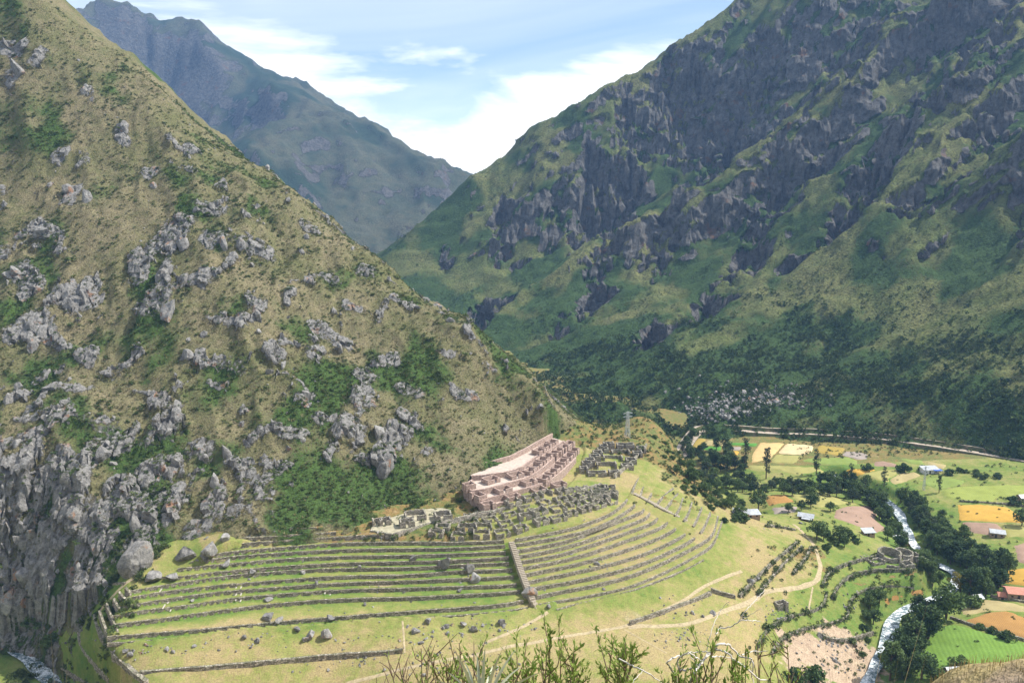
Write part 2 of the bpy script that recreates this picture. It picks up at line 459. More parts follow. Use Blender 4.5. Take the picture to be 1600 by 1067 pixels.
# ------------------------------------------------------------------ terrace walls, from top to bottom, traced west to east
ZB = [38.7, 37.4, 36.1, 34.8, 33.5, 32.2, 30.9, 29.6, 28.25, 26.95, 26.05, 24.9]
Z_TOP = 40.0
TR = [
 [(318,874),(340,869.5),(370,866),(440,860),(540,852.5),(640,851.5),(720,852.5),(800,848.7),(840,840.7),(890.6,830.6),(924,819.6),(958,805),(978,788),(988,774),(992,762),(1004,742),(1012,729)],
 [(298,883),(340,877),(383,872.5),(440,868.8),(540,862.8),(640,862),(720,861),(800,856),(840,850),(907.5,836.5),(944.6,823.6),(975,806),(999,788),(1003,769),(1020,742)],
 [(278,893.6),(340,887),(370,885),(440,878),(540,873.5),(640,872.7),(720,869.7),(800,866.5),(840,859),(890.6,849),(941,828),(1000,805),(1007,801),(1017,775),(1034,756)],
 [(240,907),(287,905.6),(340,898.4),(370,896),(440,889.6),(540,884),(640,882.5),(720,879.7),(800,875),(840,868.6),(907.5,853),(1000,817),(1013,811),(1031,784),(1052.5,766)],
 [(202,929),(255,919.5),(340,906.8),(370,903),(440,897),(540,892.4),(640,892),(720,887),(800,883.8),(840,878),(882,869.4),(958,844),(1000,828),(1025,819),(1045,792),(1060,774)],
 [(197,940),(246,931),(340,919.4),(370,917),(440,911),(540,904),(640,903.7),(720,896),(800,894.7),(840,887.5),(907.5,873.6),(1000,840.7),(1038.7,826),(1061,803),(1068,781.5)],
 [(185.5,954),(246,943),(340,930),(370,927.6),(440,922),(540,915),(640,912.5),(720,908.7),(800,906),(840,898),(907.5,884.6),(1000,856.8),(1054.5,833),(1074,812),(1082,788)],
 [(176,968),(222.6,959),(292,951),(340,943.4),(370,939),(440,933),(540,925.6),(640,924),(720,921),(800,919),(840,910),(907.5,896.4),(1000,873.6),(1072,840),(1087,822),(1097,796)],
 [(180,981),(246,973),(340,959),(440,947),(540,940),(640,938.7),(720,934.4),(800,930),(848,921),(907.5,910.8),(1000,888),(1076,852),(1098,835),(1110.5,804)],
 [(168,1000.5),(269,992),(340,986.5),(440,976),(540,968),(640,960),(720,954.6),(800,948),(851,932.7),(924,920),(1000,900.6),(1098,853),(1116,838),(1122.3,810)],
 [(167,1008.6),(273.5,1001.7),(340,993),(440,984.6),(540,975.6),(640,969.6),(720,965),(800,957.5),(857,944.5),(924,934),(1000,916.7),(1105.6,863),(1120,844),(1129,816)],
 [(870,957),(895.7,949.6),(940,940),(1000,924),(1060,899),(1100,876)],
]
PC = np.array([10.0, 322.0])
def polar(p):
    d = np.asarray(p)[..., :2] - PC
    return np.hypot(d[..., 0], d[..., 1]), np.mod(np.arctan2(d[..., 1], d[..., 0]) + 2 * np.pi - math.pi / 2 - 0.3, 2 * np.pi)   # angle grows anticlockwise from behind the plateau
WALL_XY = []
for pts, zb in zip(TR, ZB):
    a = np.asarray(pts, float)
    WALL_XY.append(smooth_line(at_z(a[:, 0], a[:, 1], zb)[:, :2], 0.8, 2))
WALL_RT = []
for w in WALL_XY:
    r, t = polar(w)
    o = np.argsort(t); WALL_RT.append((t[o], r[o]))

# stairs split the terraces into three fans
def stair_line(pts, z0, z1):
    a = np.asarray(pts, float); zz = np.linspace(z0, z1, len(a))
    return at_z(a[:, 0], a[:, 1], zz)
STAIR1 = stair_line([(799, 846), (806, 866), (813, 888), (822, 912), (832, 936), (840, 951)], 40.0, 25.9)
BAND2 = at_z(np.array([996, 1012, 1030, 1048, 1066, 1078]), np.array([779, 791, 803, 813, 824, 833]), np.array([39.3, 36.8, 34.5, 32.5, 30.8, 29.4]))

# ------------------------------------------------------------------ the ground before the terraces
CTRL = [
 (230,1060,22.5),(400,1025,24),(600,1005,24.5),(167,1014,25.8),(300,1008,25.9),(500,988,26),(700,972,26),(830,957,25.9),(900,958,24.9),(1000,930,24.9),(1100,880,24.8),(1132,825,25.8),(1140,800,24),
 (650,1064,21),(800,1040,22),(900,1000,22.5),(1000,985,21),(1000,1050,19),(1100,935,20),(1150,980,17.5),(1150,1060,14),(1200,860,20),(1240,840,16),(1220,920,13.5),(1290,870,10),(1290,915,9),(1250,960,9),(1200,1020,9.5),
 (1330,850,8),(1400,880,6),(1450,895,4),(1340,915,4.5),(1430,925,1),(1390,940,0),(1310,950,4),(1330,990,0),(1300,1030,-0.5),(1250,1050,4),(1450,970,-1),
 (1412,822,-6),(1428,850,-6),(1495,895,-4.8),(1475,930,-4),(1440,945,-3.4),(1400,960,-3.2),(1390,985,-3),(1380,1015,-2.9),(1365,1045,-3.2),(1352,1067,-3),(1340,1050,-1.5),(1430,1050,0),
 (1500,1000,1),(1600,1000,2),(1550,950,1),(1600,900,1),(1540,860,-1),(1600,820,0),(1500,800,-2),(1600,760,1),(1400,745,-3),(1500,740,-1),(1300,720,-4),(1200,700,-4),(1100,690,-5),(1250,745,-5),(1600,1067,2),(1700,950,2),(1700,800,1),
 (1350,800,2),(1250,790,5),(1200,775,5),(1180,800,10),(1150,792,14),(1300,825,9),
 (840,835,40.2),(900,822,40.3),(960,797,40.5),(700,840,40.1),(650,840,40),(600,838,39.9),(540,838,40),(400,850,40.1),(440,845,41.7),(370,851,41.5),(520,839.5,41.3),(440,837,43.2),(370,843,43),(500,833,43),(440,828,44.7),(360,838,44.5),
 (760,800,40.7),(720,780,42),(728,744,48.2),(734,762,45.2),(745,735,48.6),(880,745,42.5),(880,720,44.5),(905,700,45.5),(800,705,49),(860,680,49),(650,800,42.5),(600,810,41.5),
 (930,755,41.1),(1000,728,41.5),(1010,703,42.5),(960,700,43),(905,685,46),
 (980,675,44.5),(920,662,47.5),(1030,664,43),(1000,652,43.5),(905,655,49.5),
 (1046,690,36),(1070,720,28),(1105,758,20),(1135,785,16),
 (0,1000,3),(40,1030,-1),(70,1060,-1),(20,1060,0),(100,1050,6),(125,1010,13),(100,950,17),(60,965,9),(130,1060,13),(150,1020,18),(185,1050,21),(175,940,31.5),(215,915,34.5),(150,960,24),(205,885,37),(290,880,37.5),
]
cp = np.array(CTRL, float)
gp = at_z(cp[:, 0], cp[:, 1], cp[:, 2])
# where the plateau breaks off towards the big valley and the gorge in front of it
EXTRA = [(-60,200,12),(0,196,10),(60,196,6),(-60,182,0),(0,180,-3),(60,178,-4),(120,190,-2),(-130,200,8),(-150,182,-1),(40,425,20),(-20,440,25),(88,408,22),(60,455,-4),(0,480,-2),(-60,480,5),(110,430,-5),(110,380,0),
 (-40,415,49.5),(20,400,43.5),(50,392,41.5),(-60,560,-4),(100,560,-4),(250,560,-1),(450,520,4),(0,700,-3),(150,700,0),(-250,700,0),(0,900,2),(400,700,10),(-230,300,0),(-230,240,0),(-230,200,0),(560,430,4),(560,300,3),(480,230,2),(300,200,2),(200,180,0)]
BASE = RBF(np.concatenate([gp, np.array(EXTRA, float)]), 9.0)

RIVER_PX = [(1412,818,-6),(1420,835,-6),(1428,852,-5.9),(1450,875,-5.8),(1492,893,-5),(1497,908,-4.6),(1478,928,-4),(1440,944,-3.5),(1405,955,-3.3),(1392,975,-3.2),(1388,1000,-3.1),(1376,1025,-3),(1366,1045,-3),(1352,1072,-3)]
rv = np.array(RIVER_PX, float)
RIVER = at_z(rv[:, 0], rv[:, 1], rv[:, 2])
RIVER = np.concatenate([at_z(np.array([1300, 1380, 1405]), np.array([742, 775, 800]), np.array([-7.5, -6.8, -6.3])), RIVER, [[RIVER[-1][0] - 6, RIVER[-1][1] - 14, -2.8], [90, 190, -2.5], [0, 184, -2], [-100, 190, -1.5]]])
RIVER = smooth_line(RIVER, 2.0, 3)
STREAM = at_z(np.array([-40, 5, 30, 50, 66, 84, 100]), np.array([985, 1002, 1018, 1034, 1048, 1066, 1086]), np.array([0.5, 0, -0.3, -0.6, -0.8, -1, -1.2]))
STREAM = smooth_line(np.concatenate([STREAM, [[-112, 205, -1.4], [-100, 190, -1.5]]]), 1.5, 3)

RED_PX = [(737, 775, 42.8), (755, 797, 41.5), (800, 788, 41.5), (884, 764, 41.5), (905, 735, 42.5), (915, 705, 43.5), (905, 690, 45.5), (865, 680, 47.5), (825, 700, 48.5), (800, 716, 48.5), (740, 735, 48.5), (735, 745, 47.5)]
_rp = np.array(RED_PX, float)
RED_POLY = at_z(_rp[:, 0], _rp[:, 1], _rp[:, 2])[:, :2]
UPPER_PX = [[(340,858),(370,855),(440,849.7),(540,843.5),(600,840.5)], [(351,847),(400,844.5),(440,842.5),(525,836.5)], [(352,837.5),(400,835),(440,832.5),(495,829.5)]]
UPPER_XY = []; UPPER = []
def terrace_level(x, y):
    """height of the terraced fan at x, y, or nan outside it; also a 'just in front of a wall' measure"""
    r, t = polar(np.stack([x, y], -1))
    rk = np.stack([np.interp(t, tt, rr, left=rr[0] if i < 11 else np.nan, right=np.nan) for i, (tt, rr) in enumerate(WALL_RT)], 0)
    return r, t, rk

for j, pts in enumerate(UPPER_PX):
    a = np.asarray(pts, float); w = smooth_line(at_z(a[:, 0], a[:, 1], 40.1 + 1.3 * j)[:, :2], 0.8, 2); UPPER_XY.append(w)
    rr_, tt_ = polar(w); o = np.argsort(tt_); UPPER.append((tt_[o], rr_[o]))
def gap_band(x, y):
    d, _ = seg_dist(x, y, BAND2)
    return d
# the western terrace ends step back along the path
WEST = at_z(np.array([331, 300, 278, 240, 202, 190, 176, 168, 166, 160]), np.array([871, 884, 893.6, 907, 929, 945, 968, 985, 1008.6, 1030]), np.array([38.7, 37.5, 36.1, 34.8, 33.5, 31.5, 29.6, 27.8, 26, 25]))

def ground_z(x, y, detail=True):
    x = np.asarray(x, float); y = np.asarray(y, float)
    z = BASE(x, y)
    r, t, rk = terrace_level(x, y)
    first = WALL_RT[1][0]; lo_t = max(WALL_RT[i][0][0] for i in (9, 10)); 
    zs = np.full(x.shape, Z_TOP); any_in = np.zeros(x.shape, bool); crossed = np.zeros(x.shape, bool)
    for i in range(len(ZB)):
        ok = ~np.isnan(rk[i])
        # ends of the wall fade away
        cr = ok & (r > rk[i] - 0.45)
        zs = np.where(cr, np.minimum(zs, ZB[i]), zs)
        any_in |= ok; crossed |= cr
    outer = np.interp(t, WALL_RT[10][0], WALL_RT[10][1], left=220, right=-1)
    outer = np.where(np.isnan(rk[11]), outer, np.maximum(outer, rk[11]))
    wx = np.interp(y, WEST[::-1, 1][np.argsort(WEST[::-1, 1])], WEST[::-1, 0][np.argsort(WEST[::-1, 1])])
    inside = (r < outer + 0.0) & crossed & (x > wx)
    # smooth ramp version for the grassy band beside the upper stair
    bd = gap_band(x, y)
    zr = np.full(x.shape, np.nan)
    m = bd < 9
    if m.any():
        rr = r[m]; kk = np.where(np.isnan(rk[:11, m]), 1e6, rk[:11, m])
        o = np.full(rr.shape, Z_TOP); zb = np.array(ZB[:11])
        for j in range(10):
            a = kk[j]; b = kk[j + 1]
            f = np.clip((rr - a) / np.maximum(b - a, 0.2), 0, 1)
            top = ([Z_TOP] + ZB)[j]
            o = np.where(rr > a, zb[j] * (1 - f) + zb[j + 1] * f, o)
        zr[m] = o + 0.5
    wgt = sstep(6.5, 4.0, bd)
    zs = np.where(np.isnan(zr), zs, zs * (1 - wgt) + np.nan_to_num(zr) * wgt)
    # rise inside the top wall is the plateau itself
    z = np.where(inside, zs, z)
    ri = poly_mask(x, y, RED_POLY)
    z = np.where(ri, z - 1.1, z)
    if len(UPPER):
        z0 = Z_TOP
        tmin = min(tt[0] for tt, _ in UPPER); tmax = UPPER[0][0][-1]
        r0 = np.interp(t, WALL_RT[0][0], WALL_RT[0][1], left=np.nan, right=np.nan)
        up_in = (t > tmin) & (t < tmax) & (r < r0 - 0.45)
        zu = np.full(x.shape, Z_TOP)
        for j, (tt, rr) in enumerate(UPPER):
            q = np.interp(t, tt, rr, left=np.nan, right=np.nan)
            zu = np.where(up_in & (r < q - 0.4), 40.1 + 1.3 * (j + 1), zu)
        z = np.where(up_in, zu, z)
    # river and stream beds
    d, _ = seg_dist(x, y, RIVER)
    k = sstep(9.5, 4.0, d)
    zr_ = np.interp(x * 0 + y, np.sort(RIVER[:, 1]), RIVER[np.argsort(RIVER[:, 1]), 2])
    z = np.where(d < 9.5, z * (1 - k) + np.minimum(z, zr_ - 0.9) * k, z)
    d, _ = seg_dist(x, y, STREAM)
    k = sstep(6.5, 2.5, d)
    z = np.where(d < 6.5, z * (1 - k) + np.minimum(z, -1.5) * k, z)
    if detail:
        z = z + 0.12 * fbm(x / 5.0, y / 5.0, 3, seed=5) + np.where(inside, 0, 0.35) * fbm(x / 17.0, y / 17.0, 3, seed=9)
    return z
def ground_inside(x, y):
    r, t, rk = terrace_level(x, y)
    outer = np.interp(t, WALL_RT[10][0], WALL_RT[10][1], left=220, right=-1); outer = np.where(np.isnan(rk[11]), outer, np.maximum(outer, rk[11]))
    return (r < outer) & (x > np.interp(y, WEST[::-1, 1], WEST[::-1, 0]))

def hit(fn, u, v, y0=150.0, y1=1600.0, n=700):
    """first point of the surface fn(x, y) seen at pixel u, v"""
    rx, ry, rz = ray(u, v)
    ys = np.linspace(y0, y1, n)
    xs = rx / ry * ys; zr = CAM_Z + rz / ry * ys
    zg = fn(xs, ys)
    b = np.nonzero(zr < zg)[0]
    if len(b) == 0: return None
    i = b[0]
    if i == 0: return np.array([xs[0], ys[0], zg[0]])
    f = (zr[i - 1] - zg[i - 1]) / ((zr[i - 1] - zg[i - 1]) + (zg[i] - zr[i]) + 1e-9)
    yy = ys[i - 1] + f * (ys[i] - ys[i - 1]); xx = rx / ry * yy
    return np.array([xx, yy, float(fn(np.array([xx]), np.array([yy]))[0])])
def ghit(u, v, y0=180.0, y1=620.0):
    return hit(lambda a, b: ground_z(a, b, False), u, v, y0, y1, 900)

# ------------------------------------------------------------------ left hillside
def T_of(v):
    rx, ry, rz = ray(800, v); return rz / ry
HC = []
def hz_pt(u, v, z): HC.append(at_z(u, v, z))
def hd_pt(u, v, d): HC.append(at_d(u, v, d))
for u, v, z in [(-120,985,6),(-60,975,8),(0,962,11),(60,950,15),(120,932,25),(200,893,36.5),(260,881,37),(325,869,38.8),(344,853,41),(362,836,43.8),(450,824,44.5),(540,824,43.5),(570,820,42),(620,804,42),(680,770,45.5),(730,745,48),(790,712,50.5),(840,685,51),(880,664,51.5)]:
    hz_pt(u, v, z)
ridge = [(-150,-190,520),(-60,-105,505),(60,0,490),(180,100,478),(300,200,465),(450,305,440),(590,400,415),(740,520,380),(820,590,362),(880,650,352)]
for u, v, d in ridge: hd_pt(u, v, d)
for u, v, d in ridge:
    p = at_d(u, v, d); HC.append(p + np.array([30, 90, -45])); HC.append(p + np.array([70, 200, -110]))
for u, v, d in [(-120,700,292),(0,700,290),(0,600,322),(0,450,365),(0,300,410),(0,150,450),(0,850,272),(-120,450,365),(-120,200,430),
                (100,700,291),(100,800,272),(150,600,328),(150,450,372),(150,300,415),(150,150,455),(200,800,268),(220,720,288)]:
    hd_pt(u, v, d)
def column(u, vf, zf, vr, dr, fr):
    pf = at_z(u, vf, zf); pr = at_d(u, vr, dr)
    s = (pr[2] - pf[2]) / (pr[1] - pf[1])
    for f in fr:
        y = pf[1] + f * (pr[1] - pf[1]); z = pf[2] + f * (pr[2] - pf[2]) - 5.0 * math.sin(math.pi * f)
        x = (u - 800) / F_PX / (CP + SP * 0) * y
        t = (z - CAM_Z) / y
        up = (t * CP + SP) / (CP - t * SP)
        HC.append(at_d(u, 533.5 - up * F_PX, y))
column(300, 852, 41, 200, 465, (0.25, 0.5, 0.75))
column(450, 824, 44.5, 305, 440, (0.25, 0.5, 0.75))
column(590, 812, 42, 400, 415, (0.3, 0.6))
column(740, 740, 48, 520, 380, (0.5,))
HC += [np.array(p, float) for p in [(60, 350, 36), (75, 380, 25), (60, 420, 10), (-20, 470, 30), (90, 330, 30)]]
HB = RBF(np.array(HC), 6.0)

# outcrops seen on the slope: centre pixel, half width, half height (px), relief (m)
OUT = [(110,470,42,30,4),(45,520,45,35,4.5),(250,470,26,40,6),(300,450,40,22,3.5),(270,375,45,30,4),(228,410,22,40,5),(360,520,55,16,3),(440,575,28,22,6),(490,560,20,22,4),
 (258,655,32,42,8),(410,680,60,14,4),(400,505,14,28,3),(460,480,14,22,3),(545,680,32,24,6),(600,725,40,20,5),(640,660,22,16,3),(510,440,28,14,2.5),(520,530,30,20,2.5),
 (600,570,28,16,2.5),(610,690,30,26,3),(340,780,18,40,4),(215,835,32,42,7),(320,840,36,18,4),(60,760,70,24,6),(30,830,40,70,7),(110,800,36,50,6),(160,850,34,40,5),(60,880,50,50,6),(140,905,60,22,4),
 (185,215,22,16,3),(240,280,20,12,2),(300,250,26,12,2),(135,135,22,12,2.5),(55,90,12,12,3),(15,60,24,12,2),(20,110,24,12,2.5),(90,250,22,14,2),(110,315,24,20,2.5),(60,375,40,18,3),
 (340,380,28,24,3),(390,395,40,20,3),(330,330,40,16,2.5),(70,660,40,12,2.5),(100,620,50,16,3),(25,620,30,30,4),(140,560,30,18,3),(90,540,30,12,3),(180,690,40,20,3),(250,730,40,24,4),(300,700,40,18,3.5),(200,760,46,26,4),
 (470,620,24,8,2),(700,560,24,10,2),(650,620,24,12,2),(560,640,22,10,2),(720,620,20,14,2),(760,570,18,10,2),(690,500,14,8,1.5),(555,470,24,10,2),(480,360,16,9,1.8),(420,270,12,8,2),(620,470,18,9,1.8),(580,420,16,8,1.8),
 (40,440,36,18,3),(10,400,26,14,3),(5,300,18,10,2),(170,660,20,10,2.5),(350,610,20,9,2),(290,560,18,9,2),(30,690,40,14,3),(120,720,60,18,4),(5,760,40,30,6),(10,900,30,50,6),(270,800,26,30,4),(380,715,40,14,3),(450,690,40,14,3),(500,665,24,14,3)]
def hill_base(x, y): return HB(x, y)
OUTW = []
for u, v, w, h, a in OUT:
    p = hit(hill_base, u, v, 225, 520, 500)
    if p is None: continue
    s = F_PX / p[1]
    OUTW.append((p[0], p[1], w / s, h / s * 1.25, a))
_bx = np.linspace(-430, 90, 131); _by = np.linspace(215, 650, 110)
_BL = (_bx, _by, BASE(*np.meshgrid(_bx, _by)))
def BASE_LO(x, y): return grid_lookup(_BL, x, y)
FOOT = np.array(sorted([tuple(at_z(u, v, z)[:2]) for u, v, z in [(-200,995,4),(-60,975,8),(0,962,11),(60,950,15),(120,932,25),(200,893,36.5),(260,881,37),(325,869,38.8),(344,853,41),(362,836,43.8),(450,824,44.5),(540,824,43.5),(570,820,42),(620,804,42),(680,770,45.5),(730,745,48),(790,712,50.5),(840,685,51),(880,664,51.5),(905,655,50.5)]]))
def hill_z(x, y):
    """height, rock share, greenness"""
    z = HB(x, y)
    wx = x + 5 * fbm(x / 22, y / 22, 3, seed=31); wy = y + 5 * fbm(x / 22, y / 22, 3, seed=47)
    z = z + 5.0 * fbm(x / 75, y / 75, 2, seed=2) + 5.2 * (ridged((wx * .93 + wy * .37) / 52, (wy * .93 - wx * .37) / 150, 4, seed=11) - 0.9) * sstep(0, 25, HB(x, y) - 48)
    z = z + 0.9 * fbm(x / 9, y / 9, 4, seed=21)
    R = np.zeros(x.shape); A = np.zeros(x.shape)
    for ox, oy, w, h, a in OUTW:
        m = (np.abs(wx - ox) < 1.6 * w + 3) & (np.abs(wy - oy) < 1.6 * h + 3)
        if not m.any(): continue
        d = np.sqrt(((wx[m] - ox) / w) ** 2 + ((wy[m] - oy) / h) ** 2)
        k = sstep(1.25, 0.35, d)
        R[m] = np.maximum(R[m], k); A[m] = np.maximum(A[m], k * a)
    nb = fbm(x / 14, y / 14, 4, seed=77)
    zone = sstep(150, 40, z) * sstep(-20, -120, x)
    thr = 0.47 - 0.20 * zone
    spont = sstep(thr, thr + 0.18, nb) * sstep(240, 150, z)
    low = sstep(-62, -84, x) * sstep(62, 46, z) * sstep(-0.25, 0.1, nb + 0.12)    # the cliff over the gorge
    R = np.maximum(R, np.maximum(0.8 * spont, low)); A = np.maximum(A, np.maximum(2.6 * spont, 3.4 * low))
    foot = sstep(1.0, 9.0, HB(x, y) - np.maximum(BASE_LO(x, y), -1))
    A = A * foot; R = R * (0.4 + 0.6 * foot)
    # blocky relief: cells lifted to different heights, with clefts between them
    q = 0.85
    f1, f2, val, cx, cy = worley((x * q + y * 0.15) / 4.2, (y * q * 0.72 - x * 0.1) / 4.2, 5)
    g1, g2, val2, _, _ = worley(x / 1.7, y / 1.9, 9)
    tilt = ((x - cx * 4.2 / q) * 0.25)
    cleft = sstep(0.0, 0.16, f2 - f1)
    blk = (0.25 + 0.95 * val) * (0.35 + 0.65 * cleft) + 0.22 * val2 * sstep(0, 0.2, g2 - g1)
    z = z + A * blk * 0.95
    rock = np.clip(R * (0.55 + 0.75 * val) * (0.55 + 0.45 * cleft), 0, 1)
    green = 0.30 + 0.9 * fbm(x / 30, y / 30, 3, seed=61) + 0.32 * sstep(120, 60, z) * sstep(10, -60, x) - 0.1
    yf = np.interp(x, FOOT[:, 0], FOOT[:, 1]) + 1.2 * fbm(x / 8, y / 8, 2, seed=88)
    fr = np.maximum(0, yf - y)
    lim = BASE_LO(x, y) + 1.5 - 0.9 * fr
    z = np.where(fr > 0, np.minimum(z, lim), z)
    return z, rock, green

def axis(*segs):
    o = []
    for a, b, s in segs:
        o.append(np.linspace(a, b, int(round((b - a) / s)), endpoint=False))
    o.append([segs[-1][1]])
    return np.concatenate(o)
hx = axis((-420, -240, 1.6), (-240, 75, 0.75)); hy = axis((222, 400, 0.75), (400, 520, 1.0), (520, 640, 4.0))
X, Y = np.meshgrid(hx, hy)
Z, RK, GR = hill_z(X, Y)
HILL = (hx, hy, Z)
# horizontal shove along the slope gives rock faces an overhang
gyz, gxz = np.gradient(Z, hy, hx)
def hill_at(x, y): return grid_lookup(HILL, np.asarray(x, float), np.asarray(y, float))
gl = np.hypot(gxz, gyz); stp = sstep(0.9, 1.9, gl) * np.clip(RK * 1.3, 0, 1)
led = worley((X * .8 + Y * .35) / 6.5, Z / 3.6 + .1 * X, 33)[2] - .5 + .5 * (worley((X * .8 + Y * .35) / 2.6, Z / 1.7, 35)[2] - .5)
X2 = X - gxz / (gl + 1e-6) * stp * led * 2.6; Y2 = Y - gyz / (gl + 1e-6) * stp * led * 2.6
V = np.stack([X2, Y2, Z], -1).reshape(-1, 3)
fc = grid_faces(len(hx), len(hy))
gz = BASE(X[::4, ::4], Y[::4, ::4])
under = grid_lookup((hx[::4], hy[::4], gz), X.ravel(), Y.ravel()) - 6 > V[:, 2]
fc = fc[~under[fc].all(1)]
add('hillside', mesh_np('hillside', V, fc, {'rock': RK.ravel(), 'green': GR.ravel()}, RK.ravel()[fc].mean(1) < .22), M_HILL, kind='structure')

# ------------------------------------------------------------------ right mountain
MC = [at_d(u, v, d) for u, v, d in [
 (1400,-150,1330),(1300,-90,1300),(1170,0,1250),(1060,70,1225),(940,150,1190),(840,215,1160),(740,275,1130),(670,325,1110),(600,385,1090),(540,430,1075),
 (1600,0,1000),(1600,140,860),(1600,270,750),(1600,400,650),(1600,480,600),(1600,600,510),(1600,690,452),(1600,722,430),(1750,0,980),(1750,300,700),(1750,600,480),(1750,740,410),
 (1450,0,1080),(1450,140,930),(1450,300,790),(1450,450,670),(1450,560,580),(1450,650,515),(1450,695,470),
 (1300,0,1150),(1300,200,950),(1300,400,780),(1300,550,640),(1300,640,548),(1300,672,505),
 (1170,150,1100),(1100,300,960),(1100,450,800),(1100,560,660),(1150,620,580),(1100,650,545),(1100,668,525),
 (1000,200,1130),(1000,400,900),(1000,520,740),(1000,600,640),(1000,640,565),
 (900,250,1110),(900,400,950),(900,520,780),(900,590,680),(900,630,590),
 (800,330,1080),(800,450,930),(800,540,800),(840,590,700),(740,400,1030),(740,480,910),(680,430,1020),(700,520,860)]]
MC += [at_z(u, v, -10) for u, v in [(1000,660),(1060,676),(1100,690),(1200,702),(1300,714),(1380,724),(1450,738),(1530,752),(1600,770),(1750,800),(930,640)]]
skyl = [(1400,-150,1330),(1300,-90,1300),(1170,0,1250),(1060,70,1225),(940,150,1190),(840,215,1160),(740,275,1130),(670,325,1110),(600,385,1090)]
for u, v, d in skyl:
    p = at_d(u, v, d); MC.append(p + np.array([60, 170, -60])); MC.append(p + np.array([150, 420, -190]))
MB = RBF(np.array(MC), 14.0)
SKY_XY = [at_d(u, v, d)[:2] for u, v, d in skyl] + [at_d(540, 430, 1075)[:2]]
# cliffs: pixel of the lip, half width (px), drop (m)
CLF = [(780,462,52,46),(945,440,42,34),(1035,505,36,28),(1130,445,42,34),(800,300,26,40),(880,300,26,24),(945,235,36,60),(990,240,40,50),(1080,95,60,50),(1170,160,50,40),(1010,150,50,36),
 (1400,210,48,46),(1300,210,40,34),(1210,300,40,30),(1250,380,40,26),(1330,320,36,26),(1050,350,46,32),(960,380,40,30),(1180,370,40,30),(1110,250,44,34),(1260,120,44,40),(1340,60,50,40),(1470,130,50,40),(1540,60,44,40),(1560,170,40,34),
 (700,400,20,16),(820,390,22,18),(870,350,22,18),(985,315,40,34),(1240,230,40,32),(1100,170,40,36),(1420,320,30,22),(1200,70,44,34),(1460,30,40,30),(880,500,20,14)]
CLW = []
for u, v, w, h in CLF:
    p = hit(lambda a, b: MB(a, b), u, v, 420, 1400, 500)
    if p is not None: CLW.append((p[0], p[1], w / F_PX * p[1] * .8, h * .72))
MFOOT = np.array(sorted([tuple(at_z(u, v, -3)[:2]) for u, v in [(700,600),(850,620),(930,640),(1000,655),(1080,671),(1150,675),(1220,679),(1300,685),(1380,694),(1450,704),(1530,717),(1600,731),(1750,762),(1900,790)]]))
def mountain_z(x, y):
    z = MB(x, y)
    zb = z
    e = 6.0
    gx = (MB(x + e, y) - z) / e; gy = (MB(x, y + e) - z) / e
    gl = np.hypot(gx, gy) + 1e-6
    sl = sstep(0.12, 0.4, gl)
    # ribs and gullies follow the fall of the slope: stretch the noise across it
    fx, fy = -0.92, -0.39
    a = x * fx + y * fy; b = -x * fy + y * fx
    wb = b + 26 * fbm(x / 130, y / 130, 3, seed=12) + 0.16 * a; wa = a + 20 * fbm(x / 90, y / 90, 2, seed=14)
    rg = ridged(wb / 150, wa / 760, 3, gain=0.45, seed=4)
    rg2 = ridged(wb / 55 + 9, wa / 150, 4, gain=0.55, seed=8)
    hi = sstep(30, 170, z)
    sd, _ = seg_dist(x, y, SKY_XY)
    ridge_far = sstep(15, 130, sd)
    z = z + sl * (((11 + 46 * hi) * (rg - 0.85) + (3 + 6.0 * hi) * (rg2 - 0.85)) * (0.45 + 0.55 * ridge_far)) + 1.7 * fbm(x / 22, y / 22, 5, seed=19) * (0.4 + sl)
    rg3 = ridged(wb / 21 + 3, wa / 60, 3, gain=0.55, seed=6)
    z = z + sl * (1.4 + 3.0 * hi) * (rg3 - 0.8)
    cut = np.zeros(x.shape); rock = np.zeros(x.shape)
    dx_ = -gx / gl; dy_ = -gy / gl
    n1 = fbm(x / 40, y / 40, 3, seed=23); n2 = fbm(x / 12, y / 12, 3, seed=29)
    for cx, cy, w, h in CLW:
        m = (np.abs(x - cx) < 3.0 * w + h * 3) & (np.abs(y - cy) < 3.0 * w + h * 3)
        if not m.any(): continue
        j = np.argmin((x[m] - cx) ** 2 + (y[m] - cy) ** 2)
        ddx = dx_[m][j]; ddy = dy_[m][j]
        al = (x[m] - cx) * ddx + (y[m] - cy) * ddy; lt = -(x[m] - cx) * ddy + (y[m] - cy) * ddx
        al = al + 0.42 * w * n1[m] * 2 + 6.0 * n2[m] + 0.25 * (lt / w) ** 2 * w; h = h * (1 + .5 * n2[m])
        k = sstep(0, 1, al / (0.22 * h + 3)) * (1 - sstep(0, 1, (al - 0.5 * h) / (2.7 * h))) * (1 - sstep(0.45 * w, 1.1 * w, np.abs(lt + 6 * n1[m])))
        cut[m] = np.maximum(cut[m], k * h)
        rk = sstep(-3, 2, al) * (1 - sstep(0.0, 1.0, (al - 0.35 * h - 3) / (.4 * h + 3))) * (1 - sstep(0.6 * w, 1.1 * w, np.abs(lt)))
        rock[m] = np.maximum(rock[m], rk)
    z = z - cut
    yf = np.interp(x, MFOOT[:, 0], MFOOT[:, 1]) + 5 * fbm(x / 25, y / 25, 2, seed=88)
    fr = np.maximum(0, yf - y)
    z = np.where(fr > 0, np.minimum(z, 0.5 - 0.35 * fr), np.minimum(z, 0.5 + 0.72 * (y - yf)))
    return z, rock, hi, rg
mx = axis((-330, -60, 5.0), (-60, 560, 2.4), (560, 1100, 6.0)); my = axis((395, 1000, 2.4), (1000, 1360, 3.0), (1360, 1700, 14.0))
X, Y = np.meshgrid(mx, my)
Z, RK, HI, RG = mountain_z(X, Y)
